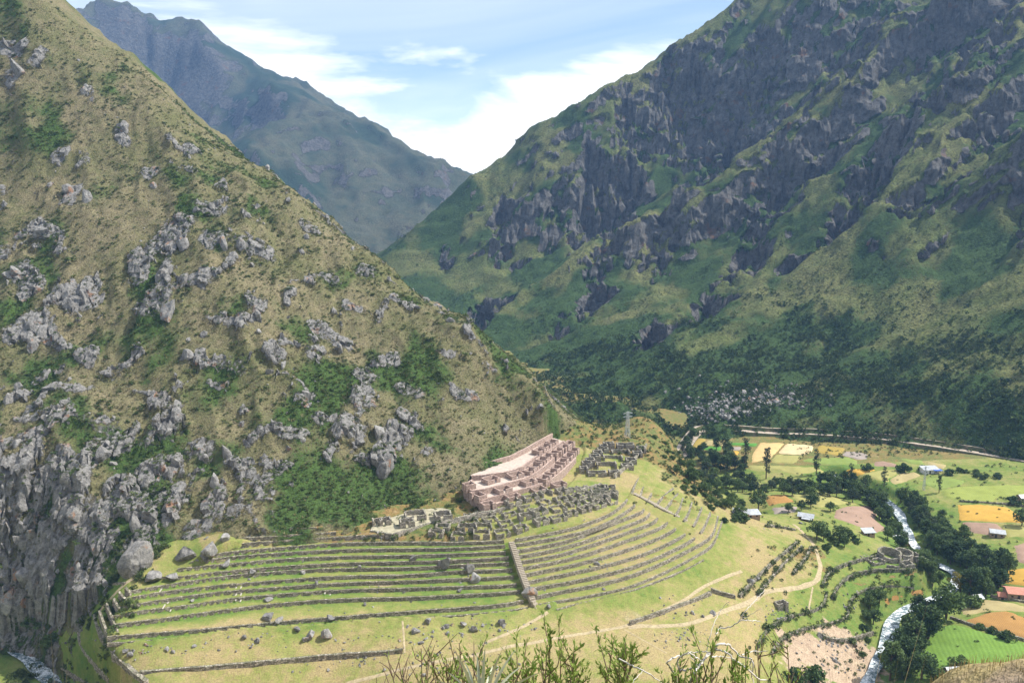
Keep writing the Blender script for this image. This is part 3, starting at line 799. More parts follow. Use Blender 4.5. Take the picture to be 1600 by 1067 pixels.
gyz, gxz = np.gradient(Z, my, mx)
SLP = np.hypot(gxz, gyz)
steep = sstep(1.3, 1.9, SLP)
rkm = np.clip(np.maximum(.5 * steep, RK), 0, 1)
z2 = Z + rkm * (2.2 * (worley(X / 17 + .3 * fbm(X / 20, Y / 20, 2, seed=5), Y / 17, 21)[2] - 0.45) + 1.6 * (worley(X / 7, Y / 8, 25)[2] - 0.45)) * (.35 + .65 * HI)
RKA = np.clip(np.maximum(RK * 0.72, steep * 0.85) + 0.22 * HI * fbm(X / 30, Y / 30, 3, seed=71) - 0.05, 0, 1)
GRN = 0.35 + 0.8 * fbm(X / 60, Y / 60, 3, seed=65) + 0.45 * sstep(60, 10, Z) + 0.5 * sstep(1.0, 0.6, RG) * 0.6
Z = z2
MTN = (mx, my, Z)
def mtn_at(x, y): return grid_lookup(MTN, np.asarray(x, float), np.asarray(y, float))
gyz, gxz = np.gradient(Z, my, mx); gl = np.hypot(gxz, gyz) + 1e-6
al = -X * gyz / gl + Y * gxz / gl
stp = sstep(.8, 1.5, gl) * np.clip(RKA * 1.4, 0, 1)
led = worley((X + .5 * Y) / 24, Z / 11 + .02 * X, 33)[2] - .5 + .6 * (worley((X + .5 * Y) / 9, Z / 4.5, 35)[2] - .5)
X2 = X - gxz / gl * stp * led * 7.5; Y2 = Y - gyz / gl * stp * led * 7.5
V = np.stack([X2, Y2, Z], -1).reshape(-1, 3)
fc = grid_faces(len(mx), len(my))
under = V[:, 2] < BASE(X, Y).ravel() - 8
fc = fc[~under[fc].all(1)]
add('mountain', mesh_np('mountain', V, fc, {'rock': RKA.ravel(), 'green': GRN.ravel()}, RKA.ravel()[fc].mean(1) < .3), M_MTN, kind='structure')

# ------------------------------------------------------------------ far mountain beyond the gorge
FC = [at_d(u, v, d) for u, v, d in [(-400,-330,2900),(-150,-120,2750),(60,0,2600),(430,140,2200),(440,200,1960),(455,270,1760),(330,150,2330),(330,230,2180),(250,140,2380),(110,22,2560),(150,12,2540),(200,26,2500),(270,60,2450),(330,85,2400),(430,120,2330),(480,160,2280),(540,188,2230),(600,215,2170),(680,250,2100),(740,280,2040),(800,330,1980),(900,400,1900),
 (120,140,2050),(250,220,2200),(395,260,2060),(500,300,1800),(560,340,1740),(620,360,1700),(680,340,1800),(450,400,1560),(560,440,1500),(650,430,1550),(300,350,1560),(100,300,1700),(-100,200,1900),(-300,100,2000)]]
for u, v, d in [(-400,-330,2900),(60,0,2600),(330,85,2400),(540,188,2230),(740,280,2040),(900,400,1900)]:
    p = at_d(u, v, d); FC.append(p + np.array([150, 500, -150]))
FB = RBF(np.array(FC), 25.0)
fx_ = axis((-1250, -200, 9.0), (-200, 260, 7.0)); fy_ = axis((1380, 2300, 8.0), (2300, 2750, 12.0))
X, Y = np.meshgrid(fx_, fy_)
Z = FB(X, Y)
a = X * 0.35 - Y * 0.94; b = X * 0.94 + Y * 0.35
wb = b + 50 * fbm(X / 300, Y / 300, 3, seed=91)
rg = ridged(wb / 330, a / 900, 5, gain=0.55, seed=94)
Z = Z + 38 * (rg - 0.9) * sstep(0, 60, FB(X, Y) + 40) * (0.35 + 0.65 * sstep(0, 300, Y - 0)) * 0.9 + 8 * (ridged(wb / 110, a / 300, 4, seed=98) - 0.95) + 6 * fbm(X / 45, Y / 45, 4, seed=99)
gyz, gxz = np.gradient(Z, fy_, fx_)
SLP = np.hypot(gxz, gyz)
RKA = np.clip(sstep(0.75, 1.3, SLP) * 0.8 + 0.3 * fbm(X / 90, Y / 90, 4, seed=44), 0, 1)
GRN = 0.3 + 0.9 * fbm(X / 180, Y / 180, 3, seed=45) + 0.4 * sstep(0.95, 0.6, rg)
add('far_mountain', mesh_np('far_mountain', np.stack([X, Y, Z], -1).reshape(-1, 3), grid_faces(len(fx_), len(fy_)), {'rock': RKA.ravel(), 'green': GRN.ravel()}), M_FAR, kind='structure')
# ------------------------------------------------------------------ plateau, terraces and valley floor
gx_ = axis((-300, -150, 1.8), (-150, 108, 0.62), (108, 330, 1.5), (330, 640, 4.0)); gy_ = axis((120, 205, 2.5), (205, 345, 0.62), (345, 480, 1.5), (480, 1000, 5.0))
X, Y = np.meshgrid(gx_, gy_)
Z = ground_z(X, Y)
GRD = (gx_, gy_, Z)
def ground_at(x, y): return grid_lookup(GRD, np.asarray(x, float), np.asarray(y, float))
r, t, rk = terrace_level(X, Y)
nxt = np.full(X.shape, 99.0)         # distance out from the wall above
for i in range(11):
    d = r - rk[i]
    nxt = np.where((d > -0.3) & (d < nxt), d, nxt)
ins = ground_inside(X, Y); ins_ok = ins & (gap_band(X, Y) > 6.6)
green = np.full(X.shape, 0.42)
west = sstep(6, -2, X)
green = np.where(ins & (nxt < 60), 0.60 - 0.045 * nxt + 0.24 * west - 0.16 * (1 - west), green)
green = np.where(~ins & (nxt < 12), 0.60 - 0.028 * nxt, green)
fl = sstep(20, 4, Z)
green = green + 0.16 * fl * (~ins)
plat = (~ins) & (Z > 12) & (Y < 330)
green = np.where(plat & (nxt > 12), 0.24, green)
pd, _ = seg_dist(X, Y, RIVER)
green = green + 0.3 * sstep(30, 8, pd)
green = green + 0.25 * sstep(-118, -130, X)
bare = np.zeros(X.shape)
def spot(u, v, z, rx, ry, a=0.8):
    global bare
    p = at_z(u, v, z)
    d = np.sqrt(((X - p[0]) / rx) ** 2 + ((Y - p[1]) / ry) ** 2)
    bare = np.maximum(bare, a * sstep(1.2, 0.5, d + 0.25 * fbm(X / 4, Y / 4, 3, seed=3)))
for sp in [(930,725,44,0,0)]: pass
spot(995,745,43.5,4,3,0.5); spot(1300,1035,1,22,14,0.95); spot(1330,1000,2,16,12,0.9); spot(1260,1050,4,10,10,0.8); spot(990,968,21.5,6,4,0.5); spot(900,905,31,18,5,0.35)
spot(940,870,35,14,8,0.35); spot(600,905,33,5,1.6,0.6); spot(1110,905,22,7,3,0.4); spot(1140,888,22,8,3,0.35); spot(480,1010,24.6,26,4,0.35); spot(700,1000,24,20,5,0.3)
wild = np.zeros(X.shape)
wild = np.maximum(wild, sstep(352, 366, Y + 0.35 * (X - 20)) * sstep(28, 37, Z))            # scrub round the pylon
wild = np.maximum(wild, sstep(-8, -16, X - 0.0) * sstep(38.5, 39.8, Z) * (nxt > 30) * (Y > 262))
wild = np.maximum(wild, sstep(0.35, 0.6, np.hypot(np.gradient(Z, gy_, axis=0), np.gradient(Z, gx_, axis=1))) * (~ins) * (X > 60) * (Y > 300) * (Z > 4))
wild = np.maximum(wild, sstep(6.0, 3.0, gap_band(X, Y)) * 0.42)
wild = np.where(Y > 470, np.maximum(wild, 0.6), wild)
# draw the mesh up to each terrace step so that its edge runs clean behind the wall face
XS, YS = X.copy(), Y.copy()
d = X - PC[0]; e = Y - PC[1]; rad = np.hypot(d, e) + 1e-9
allk = [rk[i] for i in range(12)] + [np.where(r < np.nan_to_num(rk[0]) - .5, np.interp(t, tt, rr, left=np.nan, right=np.nan), np.nan) for tt, rr in UPPER]
sh = np.zeros(X.shape)
for q in allk:
    dl = r - (q - 0.45)
    m = (np.abs(dl) < .55) & ins_ok
    nd = np.where(dl >= 0, .03 + .15 * dl, -.03 + .15 * dl)
    sh = np.where(m, nd - dl, sh)
XS += d / rad * sh; YS += e / rad * sh
green = np.minimum(green, .78)
V = np.stack([XS, YS, Z], -1).reshape(-1, 3)
add('ground', mesh_np('ground', V, grid_faces(len(gx_), len(gy_)), {'green': green.ravel(), 'bare': bare.ravel(), 'wild': wild.ravel()}), M_GROUND, kind='structure')

def ghit(u, v, y0=180.0, y1=620.0):
    rx, ry, rz = ray(u, v)
    for a, b, n in ((y0, y1, 900),):
        ys = np.linspace(a, b, n); xs = rx / ry * ys; zr = CAM_Z + rz / ry * ys; zg = ground_at(xs, ys)
        q = np.nonzero(zr < zg)[0]
        if len(q) == 0: return None
        i = max(q[0], 1); d0 = zr[i - 1] - zg[i - 1]; d1 = zg[i] - zr[i]; f = d0 / (d0 + d1 + 1e-9)
        y = ys[i - 1] + f * (ys[i] - ys[i - 1]); x = rx / ry * y
        return np.array([x, y, float(ground_at(x, y))])
# wide land round the scene down to the horizon
def plain_far():
    a = np.linspace(0, 2 * np.pi, 97)[:-1]; rr = np.array([900, 2500, 6000, 12000.0])
    v = [(0, 700, -14)]; f = []
    for q in rr:
        for b in a: v.append((q * math.cos(b), 700 + q * math.sin(b), -14 - q * 0.002))
    n = len(a)
    tri = [(0, 1 + i, 1 + (i + 1) % n) for i in range(n)]
    quad = [(1 + j * n + i, 1 + (j + 1) * n + i, 1 + (j + 1) * n + (i + 1) % n, 1 + j * n + (i + 1) % n) for j in range(len(rr) - 1) for i in range(n)]
    return mesh_np('terrain', np.array(v), [np.array(tri), np.array(quad)], {'rock': np.zeros(len(v)), 'green': np.full(len(v), 0.6)})
add('terrain', plain_far(), M_FAR, kind='structure')

# the slope the camera stands on
cx_ = axis((-260, -30, 4), (-30, 30, 0.35), (30, 260, 4)); cy_ = axis((-60, 0, 2.5), (0, 30, 0.35), (30, 200, 3))
X, Y = np.meshgrid(cx_, cy_)
def camp_z(x, y):
    z = 158.6 - 0.70 * np.clip(y, 0, 13) - 0.95 * np.maximum(y - 13, 0) - 0.35 * np.minimum(y, 0)
    z = z + 0.25 * fbm(x / 3.0, y / 3.0, 4, seed=141) + sstep(40, 120, y) * 3 * fbm(x / 30, y / 30, 3, seed=143)
    # a bank stands out on the right
    z = z + 2.0 * sstep(4.6, 6.6, x - 0.10 * (y - 10)) * sstep(4, 8, y) * sstep(15, 10.5, y)
    return z
Z = np.maximum(camp_z(X, Y), -6)
grn = 0.1 + 0.5 * fbm(X / 4, Y / 4, 3, seed=150)
add('foreground_slope', mesh_np('foreground_slope', np.stack([X, Y, Z], -1).reshape(-1, 3), grid_faces(len(cx_), len(cy_)), {'green': grn.ravel(), 'bare': np.clip(0.45 + 0.4 * fbm(X / 2, Y / 2, 3, seed=151), 0, 1).ravel(), 'wild': np.zeros(X.size)}), M_GROUND, kind='structure')
# ------------------------------------------------------------------ dry-stone walls
def wall_mesh(name, line, zb, zt, thick=0.9, out=None, batter=0.18, rough=0.10, crest=0.16, seed=0, sub=4):
    """a rubble wall along a polyline (front face on the line), uneven crest; zb, zt may be arrays"""
    p = np.asarray(line, float)[:, :2]; n = len(p)
    tg = np.gradient(p, axis=0); tg /= np.linalg.norm(tg, axis=1)[:, None] + 1e-9
    nr = np.stack([tg[:, 1], -tg[:, 0]], -1)
    if out is not None:
        mid = n // 2
        if np.dot(nr[mid], np.asarray(out)) < 0: nr = -nr
    zb = np.broadcast_to(np.asarray(zb, float), (n,)); zt = np.broadcast_to(np.asarray(zt, float), (n,))
    s = np.concatenate([[0], np.cumsum(np.hypot(*np.diff(p, axis=0).T))]) + seed * 7.3
    cr = crest * (perlin(s / 1.1, s * 0 + seed, 3) + 0.7 * perlin(s / 3.7, s * 0 + seed + .5, 8))
    cols = []
    for j in range(sub + 1):
        f = j / sub
        off = batter * (1 - f) + rough * perlin(s * 1.4, np.full(n, j * 1.9 + seed), 4) * (1 if 0 < j else 0.3)
        q = p + nr * off[:, None]
        cols.append(np.concatenate([q, (zb + f * (zt + cr - zb))[:, None]], 1))
    bt = p - nr * thick
    cols.append(np.concatenate([bt, (zt + cr * 0.7 + 0.03)[:, None]], 1))
    cols.append(np.concatenate([bt, zb[:, None]], 1))
    m = len(cols)
    V = np.stack(cols, 1).reshape(-1, 3)
    i = np.arange(n - 1)[:, None] * m + np.arange(m - 1)[None, :]
    F = np.stack([i, i + m, i + m + 1, i + 1], -1).reshape(-1, 4)
    # close the ring underneath and cap both ends
    b = np.arange(n - 1) * m
    F2 = np.stack([b + m - 1, b + m - 1 + m, b + m, b], -1)
    caps = []
    for e in (0, (n - 1) * m):
        for j in range(1, m - 1): caps.append((e, e + j, e + j + 1))
    return mesh_np(name, V, [F, F2, np.array(caps)], smooth=False)
def flip_fix(me):
    bm = bmesh.new(); bm.from_mesh(me); bmesh.ops.recalc_face_normals(bm, faces=bm.faces); bm.to_mesh(me); bm.free(); return me
def wall(name, line, zb, zt, label, cat='wall', group=None, mat=None, **kw):
    me = flip_fix(wall_mesh(name, line, zb, zt, **kw))
    o = add(name, me, mat or M_TWALL, label=label, category=cat)
    if group: o['group'] = group
    return o
def px_line(pts, z=None, step=0.8, it=2):
    a = np.asarray(pts, float)
    if z is None:
        q = np.array([ghit(u, v) for u, v in a[:, :2]])
    else:
        q = at_z(a[:, 0], a[:, 1], np.asarray(z, float))
    return smooth_line(q, step, it)

S1_A = math.atan2(STAIR1[0][1] - PC[1], STAIR1[0][0] - PC[0])
tops = [Z_TOP] + ZB
fan_name = ['west of the long stone stairway', 'on the bulge between the two stairways', 'east of the grassy upper stairway']
for i, w in enumerate(WALL_XY):
    ds, ps = seg_dist(w[:, 0], w[:, 1], STAIR1); db = gap_band(w[:, 0], w[:, 1])
    k1 = int(np.argmin(ds)) if ds.min() < 5 else 0
    gap = np.nonzero(db < 4.6)[0]
    segs = []
    if k1 > 6: segs.append((0, w[:max(2, k1 - 2)]))
    if len(gap):
        segs.append((1, w[k1 + 2:gap[0] + 1])); segs.append((2, w[gap[-1]:]))
    else:
        segs.append((1, w[k1 + 2:] if k1 else w))
    for f, sg in segs:
        if len(sg) < 4: continue
        mid = sg[len(sg) // 2]
        n = len(sg)
        e = np.minimum(np.arange(n), np.arange(n)[::-1]) * 0.8
        zt = tops[i] - 0.05 + 0 * e
        if i == 11: zt = ZB[10] + 0.0 - 0.6 * sstep(0.6, 1.0, np.linspace(0, 1, n))
        wall('terrace_wall', sg, ZB[i] - 0.35, zt, f'{ORD[i]} terrace wall from the top, {fan_name[f]}', 'terrace wall', 'stone walls of the curved terraces', out=mid - PC, seed=i * 3 + f, thick=0.5, crest=0.12)
# short walls above, under the hillside
for q, (pts, nm) in enumerate([([(340,858),(370,855),(440,849.7),(540,843.5),(600,840.5)], 'lowest'), ([(351,847),(400,844.5),(440,842.5),(525,836.5)], 'middle'), ([(352,837.5),(400,835),(440,832.5),(495,829.5)], 'highest')]):
    ln = UPPER_XY[q]
    wall('terrace_wall', ln, 40.1 + 1.3 * q - .4, 40.1 + 1.3 * q + 1.33, f'{nm} of the short terrace walls tucked right under the hillside', 'terrace wall', 'stone walls of the curved terraces', out=(0, -1), seed=60 + q, thick=.5)

GW = []
def gwall(pts, h, label, below=0.6, out=(0, -1), seed=1, thick=0.8, name='stone_wall', crest=0.16, cat='stone wall', it=2, rough=0.1, mat=None):
    ln = px_line(pts, None, 0.8, it)
    GW.append(ln)
    return wall(name, ln, ln[:, 2] - below, ln[:, 2] + h, label, cat, out=out, seed=seed, thick=thick, crest=crest, rough=rough, mat=mat)
gwall([(218,1055),(300,1049),(370,1043),(450,1035.5),(520,1028),(600,1023.7),(629,1020)], 1.25, 'long low straight wall across the meadow below all the terraces', seed=3)
gwall([(146,966),(150,985),(158,1003),(170,1020),(185,1037),(203,1054),(226,1072)], 1.6, 'high curved retaining wall along the western brink of the meadow', below=3.6, out=(-1, -0.4), seed=4, thick=1.3)
gwall([(54,1016),(66,1027),(84,1040),(105,1053),(140,1072)], 1.2, 'dark wall along the bank of the white stream', below=4.0, out=(-1, -.6), seed=5, thick=1.1)
gwall([(121,990),(122,1004),(128,1017),(138,1030),(150,1044),(170,1066)], 1.3, 'rough broken wall halfway between stream and curved wall', below=2.2, out=(-1, -.3), seed=6, crest=.5)
gwall([(113,930),(125,936),(140,942)], 1.0, 'small curved wall round a green ledge under the cliff', below=1.2, seed=7)
gwall([(125,924),(142,923),(160,926)], 0.9, 'short wall at the back of the green ledge under the cliff', below=1.0, seed=8)
gwall([(160,911),(178,915),(194,914)], 0.9, 'short level wall below the big overhanging boulder', below=1.0, seed=9)
for q, (a, b) in enumerate([((195,922),(203,931)), ((185,929),(196,942)), ((176,939),(185,955)), ((165,947),(183,993)), ((154,958),(169,1001))]):
    za = np.array([34.9, 33.7, 32.4, 30.3, 28.2][q]) ; zb_ = np.array([33.6, 32.3, 31.0, 27.2, 26.4][q])
    ln = at_z(np.linspace(a[0], b[0], 8), np.linspace(a[1], b[1], 8), np.linspace(za, zb_, 8))
    wall('return_wall', ln, ln[:, 2] - 1.4, ln[:, 2] + 1.0, f'{ORD[q]} return wall from the top at the western ends of the terraces', 'stone wall', 'return walls at the terrace ends', out=(-1, -.3), seed=20 + q, thick=0.7)
gwall([(985,977),(1010,968),(1040,958),(1085,941),(1112,929)], 1.3, 'pale rubble field wall beside the fork of the footpath', out=(.5, -1), seed=31, thick=.7, crest=.3)
gwall([(1111,925),(1122,929),(1136,933),(1149,936)], 1.5, 'short dark free-standing wall in the meadow', seed=32)
gwall([(1157,934),(1172,918),(1190,898),(1215,876),(1232,862),(1246,850)], 1.3, 'upper of the rubble walls climbing beside the footpath', out=(1, -.6), seed=33, thick=.7, crest=.4)
gwall([(1186,930),(1204,908),(1222,886),(1240,870),(1254,856)], 1.1, 'middle of the rubble walls climbing beside the footpath', out=(1, -.6), seed=34, thick=.7, crest=.4)
gwall([(1240,898),(1252,884),(1265,866),(1267,856)], 1.0, 'lowest and shortest rubble wall next to the bend of the footpath', out=(1, -.6), seed=35, thick=.7, crest=.4)
gwall([(1285,918),(1291,905),(1303,891),(1330,881),(1352,876),(1372,871)], 1.3, 'outermost stony rim of the round terraces', mat=M_RIM, out=(-.6, -1), seed=36, thick=.7, crest=.35)
gwall([(1302,937),(1308,922),(1320,908),(1338,899),(1370,893),(1405,895),(1432,892),(1452,884)], 1.5, 'high overgrown terrace wall under the round ruin', mat=M_RIM, below=2.2, out=(-.2, -1), seed=37, thick=.7, crest=.35)
gwall([(1326,956),(1330,940),(1342,928),(1360,921),(1395,917),(1428,920)], 1.0, 'second curved terrace wall under the round ruin', mat=M_RIM, below=2.0, out=(-.2, -1), seed=38, thick=.7, crest=.3)
gwall([(1184,1016),(1190,1000),(1203,983),(1226,968),(1252,962),(1278,955),(1290,944),(1293,928)], 1.0, 'upper curved rubble wall above the bare earth slip', mat=M_RIM, below=1.6, out=(.3, -1), seed=39, thick=.7, crest=.4)
gwall([(1206,1024),(1218,1004),(1240,990),(1268,982),(1300,976),(1325,968),(1328,955)], 1.0, 'lower curved rubble wall at the rim of the bare earth slip', mat=M_RIM, below=1.6, out=(.3, -1), seed=40, thick=.7, crest=.4)
gwall([(1285,996),(1300,1003),(1320,1005),(1340,1000),(1365,992)], 1.5, 'ruined dark wall standing in the bare earth slip', below=1.0, seed=41, crest=.5)
gwall([(1197,823),(1212,824),(1226,826),(1243,829)], 0.9, 'broken line of grey stones below the farm cottages', seed=42, crest=.5)
gwall([(1500,784),(1540,786),(1580,789),(1600,792)], 0.8, 'straight boundary wall along the top of the ripe orange field', seed=43)
gwall([(1484,966),(1510,976),(1540,985),(1580,996),(1604,1003)], 1.0, 'dark field wall between bright meadow and burnt field', seed=44)
gwall([(1547,932),(1570,937),(1602,942)], 0.9, 'low yard wall in front of the red roofed house', seed=45)
gwall([(1258,838),(1262,846)], 0.6, 'low stone stub beside the footpath bend', seed=46) if False else None

# ------------------------------------------------------------------ stairways
def stairway(line, n, width, label, ang=None, rise=0.4):
    root = empty('stone_stairway', tuple(line[0]), label=label, category='stairway')
    q = resample(line, np.hypot(*np.diff(line[:, :2], axis=0).T).sum() / n)
    me = None
    for i in range(len(q) - 1):
        d = q[i + 1] - q[i]; a = math.atan2(d[1], d[0]); L = math.hypot(d[0], d[1])
        if me is None:
            bm = bmesh.new(); bmesh.ops.create_cube(bm, size=1.0)
            for vv in bm.verts:
                vv.co.x *= L * 1.25; vv.co.y *= width; vv.co.z *= 1.6
                vv.co += Vector((random.uniform(-.05, .05), random.uniform(-.1, .1), random.uniform(-.04, .04)))
            me = bpy.data.meshes.new('step'); bm.to_mesh(me); bm.free(); me.materials.append(M_STEP)
        o = add('step', me, None, root)
        o.location = Vector(((q[i] + q[i + 1]) / 2)) - Vector(line[0]) + Vector((0, 0, -0.55 + random.uniform(-.05, .05)))
        o.rotation_euler = (0, 0, a + random.uniform(-.05, .05))
    return root
M_STEP = simple('pale_step_stone', (0.36, 0.315, 0.25), 0.35, 1.4, bump=0.1)
stairway(STAIR1, 36, 2.0, 'long straight stone stairway climbing the terraces to the grey ruins')
ln = at_z(np.array([991, 1005, 1020, 1036, 1052, 1066, 1080]), np.array([771, 778, 786, 795, 803, 810, 818]), np.array([39.2, 37.8, 36.3, 34.7, 33, 31.5, 29.8]))
stairway(ln, 30, 1.7, 'upper diagonal stairway beside the grassy strip between terraces')
# flights of narrow pale slabs set into the terraces
slab = bmesh.new(); bmesh.ops.create_cube(slab, size=1.0)
for vv in slab.verts: vv.co.x *= 0.36; vv.co.y *= 2.0; vv.co.z *= 0.2
sme = bpy.data.meshes.new('slab'); slab.to_mesh(sme); slab.free()
sme.materials.append(simple('white_slab', (0.46, 0.43, 0.37), 0.2, 2.0))
q = 0
for u, v, z, pl in [(251,922,33.5,'left pair'),(255,937,33.3,'left pair'),(262,922,35,'left pair'),(266,937,33.3,'left pair'),(368.5,905,35,'middle pair'),(368.5,917,33.5,'middle pair'),(368.5,928,32,'middle pair'),(376,905,35,'middle pair'),(376,917,33.5,'middle pair'),(376,928,32,'middle pair'),(508,917,32,'right pair'),(516,917,32,'right pair')]:
    p = at_z(u, v, z); g = float(ground_at(p[0], p[1]))
    place = {'left pair': 'near the western ends of the terraces', 'middle pair': 'in the middle of the western terraces', 'right pair': 'beside a white stone on the western terraces'}[pl]
    o = add('stone_slab', sme, None, None, (p[0], p[1], g + 0.1), label=f'narrow pale stone slab laid as a step {place}', category='stone slab', group=f'pale step slabs {place}')
    o.rotation_euler = (math.radians(14), 0, random.uniform(-.1, .1))

# ------------------------------------------------------------------ paths
def ribbon(name, pts, width, mat, lift=0.07, step=0.8, wob=0.25, **props):
    ln = px_line(pts, None, step, 3)[:, :2] if len(np.asarray(pts)[0]) == 2 else smooth_line(np.asarray(pts)[:, :2], step, 2)
    tg = np.gradient(ln, axis=0); tg /= np.linalg.norm(tg, axis=1)[:, None]
    nr = np.stack([-tg[:, 1], tg[:, 0]], -1)
    s = np.arange(len(ln)) * step
    wl = width / 2 * (1 + wob * perlin(s / 5.0, s * 0 + 1.3, 2)); wr = width / 2 * (1 + wob * perlin(s / 5.0, s * 0 + 7.3, 6))
    m = 5; cols = []
    for j in range(m):
        f = j / (m - 1)
        q = ln + nr * (wl * (1 - f) - wr * f)[:, None]
        z = ground_at(q[:, 0], q[:, 1]) + lift - (0.05 if j in (0, m - 1) else 0)
        cols.append(np.concatenate([q, z[:, None]], 1))
    V = np.stack(cols, 1).reshape(-1, 3)
    return add(name, mesh_np(name, V, grid_faces(m, len(ln))), mat, **props)
for pts, w in [([(540,1068),(640,1043),(700,1030),(760,1019),(860,998),(894,992),(940,985),(984,977),(1020,960),(1067,941),(1094,917),(1159,892)], 1.5), ([(747,1009),(800,988),(835,968),(856,956)], 1.5),
               ([(981,979),(1034,978),(1070,976),(1100,968),(1140,951),(1170,941),(1196,923),(1228,921),(1262,914),(1277,908),(1282,890),(1281,878),(1272,850),(1256,834),(1240,819)], 2.3),
               ([(1263,956),(1266,938),(1270,917)], 0.8), ([(147,962),(160,950),(178,930),(195,912),(222,897)], 2.0), ([(629,970),(631,995),(632,1020)], 0.8), ([(976,983),(1000,997),(1020,1008),(1042,1020)], 0.6)]:
    ribbon('path', pts, w * .75, M_PATH, kind='structure')

# ------------------------------------------------------------------ ruined houses
def ruin_wall(L, h, thick, seed, door=None, gable=0.0, rag=0.25):
    """a wall along x from 0 to L, its outer face at y=0; uneven broken crest, optional doorway (x0, x1)"""
    xs = list(np.linspace(0, L, max(3, int(L / 0.8) + 1)))
    if door: xs = sorted(set([round(v, 3) for v in xs if not (door[0] - .25 < v < door[1] + .25)] + [door[0], door[1]]))
    V = []; F = []
    for i, xx in enumerate(xs):
        hh = h + gable * (1 - abs(2 * xx / L - 1)) + rag * float(perlin(np.array([xx * 0.9 + seed]), np.array([seed * 1.7]), 3)[0]) * 1.4
        hh = max(0.5, hh)
        V += [(xx, 0, -1.2), (xx, thick, -1.2), (xx, thick * .92, hh), (xx, thick * .06, hh)]
    for i in range(len(xs) - 1):
        if door and abs(xs[i] - door[0]) < 1e-3:
            a = i * 4; b = a + 4
            F += [(a + 0, a + 1, a + 2, a + 3), (b + 3, b + 2, b + 1, b + 0)]; continue
        a = i * 4; b = a + 4
        F += [(a, b, b + 3, a + 3), (b + 1, a + 1, a + 2, b + 2), (a + 3, b + 3, b + 2, a + 2)]
    e = (len(xs) - 1) * 4
    F += [(0, 3, 2, 1), (e, e + 1, e + 2, e + 3)]
    return mesh_np('wall', np.array(V), np.array(F), smooth=False)
hn = [0]
def ruin(p, ang, L, D, h, mat, label, cat='ruined house', group=None, gable=0.0, door=True, rag=0.25, thick=0.6, skip=(), zfun=None):
    hn[0] += 1; s = hn[0] * 3.1
    root = empty('ruined_house', (float(p[0]), float(p[1]), float(p[2])), ang, label=label, category=cat)
    if group: root['group'] = group
    dc = random.uniform(.35, .65) * L
    specs = [((-L / 2, -D / 2), 0, L, (dc - .55, dc + .55) if door else None, 0), ((L / 2, -D / 2 + 0.004), math.pi / 2, D, None, gable), ((L / 2, D / 2), math.pi, L, None, 0), ((-L / 2, D / 2 - 0.004), -math.pi / 2, D, None, gable)]
    for i, (q, a, ll, dr, gb) in enumerate(specs):
        if i in skip: continue
        off = 0.0 if i in (0, 2) else thick * 0.0
        o = add('wall', ruin_wall(ll, h * random.uniform(.86, 1.1), thick, s + i, dr, gb, rag), mat, root)
        o.location = (q[0], q[1], 0); o.rotation_euler = (0, 0, a)
    return root

Z8 = lambda x, y: (720 + x / 8.206, 670 + y / 8.208)
Z7 = lambda x, y: (880 + x / 8.893, 670 + y / 8.892)
# the clay quarter: four floors stepping up to the bare plaza
LINES = [([(285, 1010), (600, 935), (900, 860), (1350, 745)], 42.5), ([(130, 865), (262, 925), (400, 885), (640, 822), (900, 752), (1130, 680), (1240, 600), (1380, 480), (1480, 385)], 44.7),
         ([(30, 730), (130, 800), (300, 782), (450, 745), (800, 650), (930, 590), (1010, 540), (1140, 435), (1280, 300), (1440, 195)], 46.7), ([(140, 612), (290, 600), (600, 560), (800, 490), (960, 365), (1060, 318), (1335, 160)], 48.5),
         ([(90, 545), (400, 462), (640, 402), (850, 296), (1000, 208), (1180, 108)], 48.7)]
LW = []
for pts, z in LINES:
    a = np.array([Z8(*q) for q in pts]); LW.append(at_z(a[:, 0], a[:, 1], z))
lab = ['lowest front wall of the pinkish clay quarter', 'second stepped wall of the pinkish clay quarter', 'third stepped wall of the pinkish clay quarter', 'wall along the lower edge of the bare pale plaza', 'long back wall between the pale plaza and the hillside']
floors = [42.5, 44.7, 46.7, 48.5]
for i in range(5):
    ln = resample(LW[i], 0.9)
    zb = ((38.0, 39.0)[i] if i < 2 else floors[i - 1] - 0.6) if i < 4 else 47.9
    zt = (floors[i] + 0.35) if i < 4 else 50.6
    wall('clay_wall', ln[:, :2], zb, zt, lab[i], 'wall', out=(0.35, -1), seed=70 + i, thick=0.7, mat=M_CLAY, crest=0.06, rough=0.03, batter=0.05)
    if i < 4:
        a = resample(LW[i], 1.0); n = len(a)
        q = LW[i + 1] if i else LW[1][1:6]; s = np.concatenate([[0], np.cumsum(np.hypot(*np.diff(q[:, :2], axis=0).T))]); qq = np.linspace(0, s[-1], n)
        b = np.stack([np.interp(qq, s, q[:, j]) for j in range(2)], -1)
        V = np.concatenate([np.concatenate([a[:, :2] * (1 - f) + b * f, np.full((n, 1), floors[i]) + 0.02 * perlin(a[:, 0] * .5, a[:, 1] * .5 + f)[:, None]], 1)[:, None, :] for f in (0, .25, .5, .75, 1.0)], 1).reshape(-1, 3)
        add('pavement', mesh_np('pavement', V, grid_faces(5, n)), M_PLAZA, kind='structure')
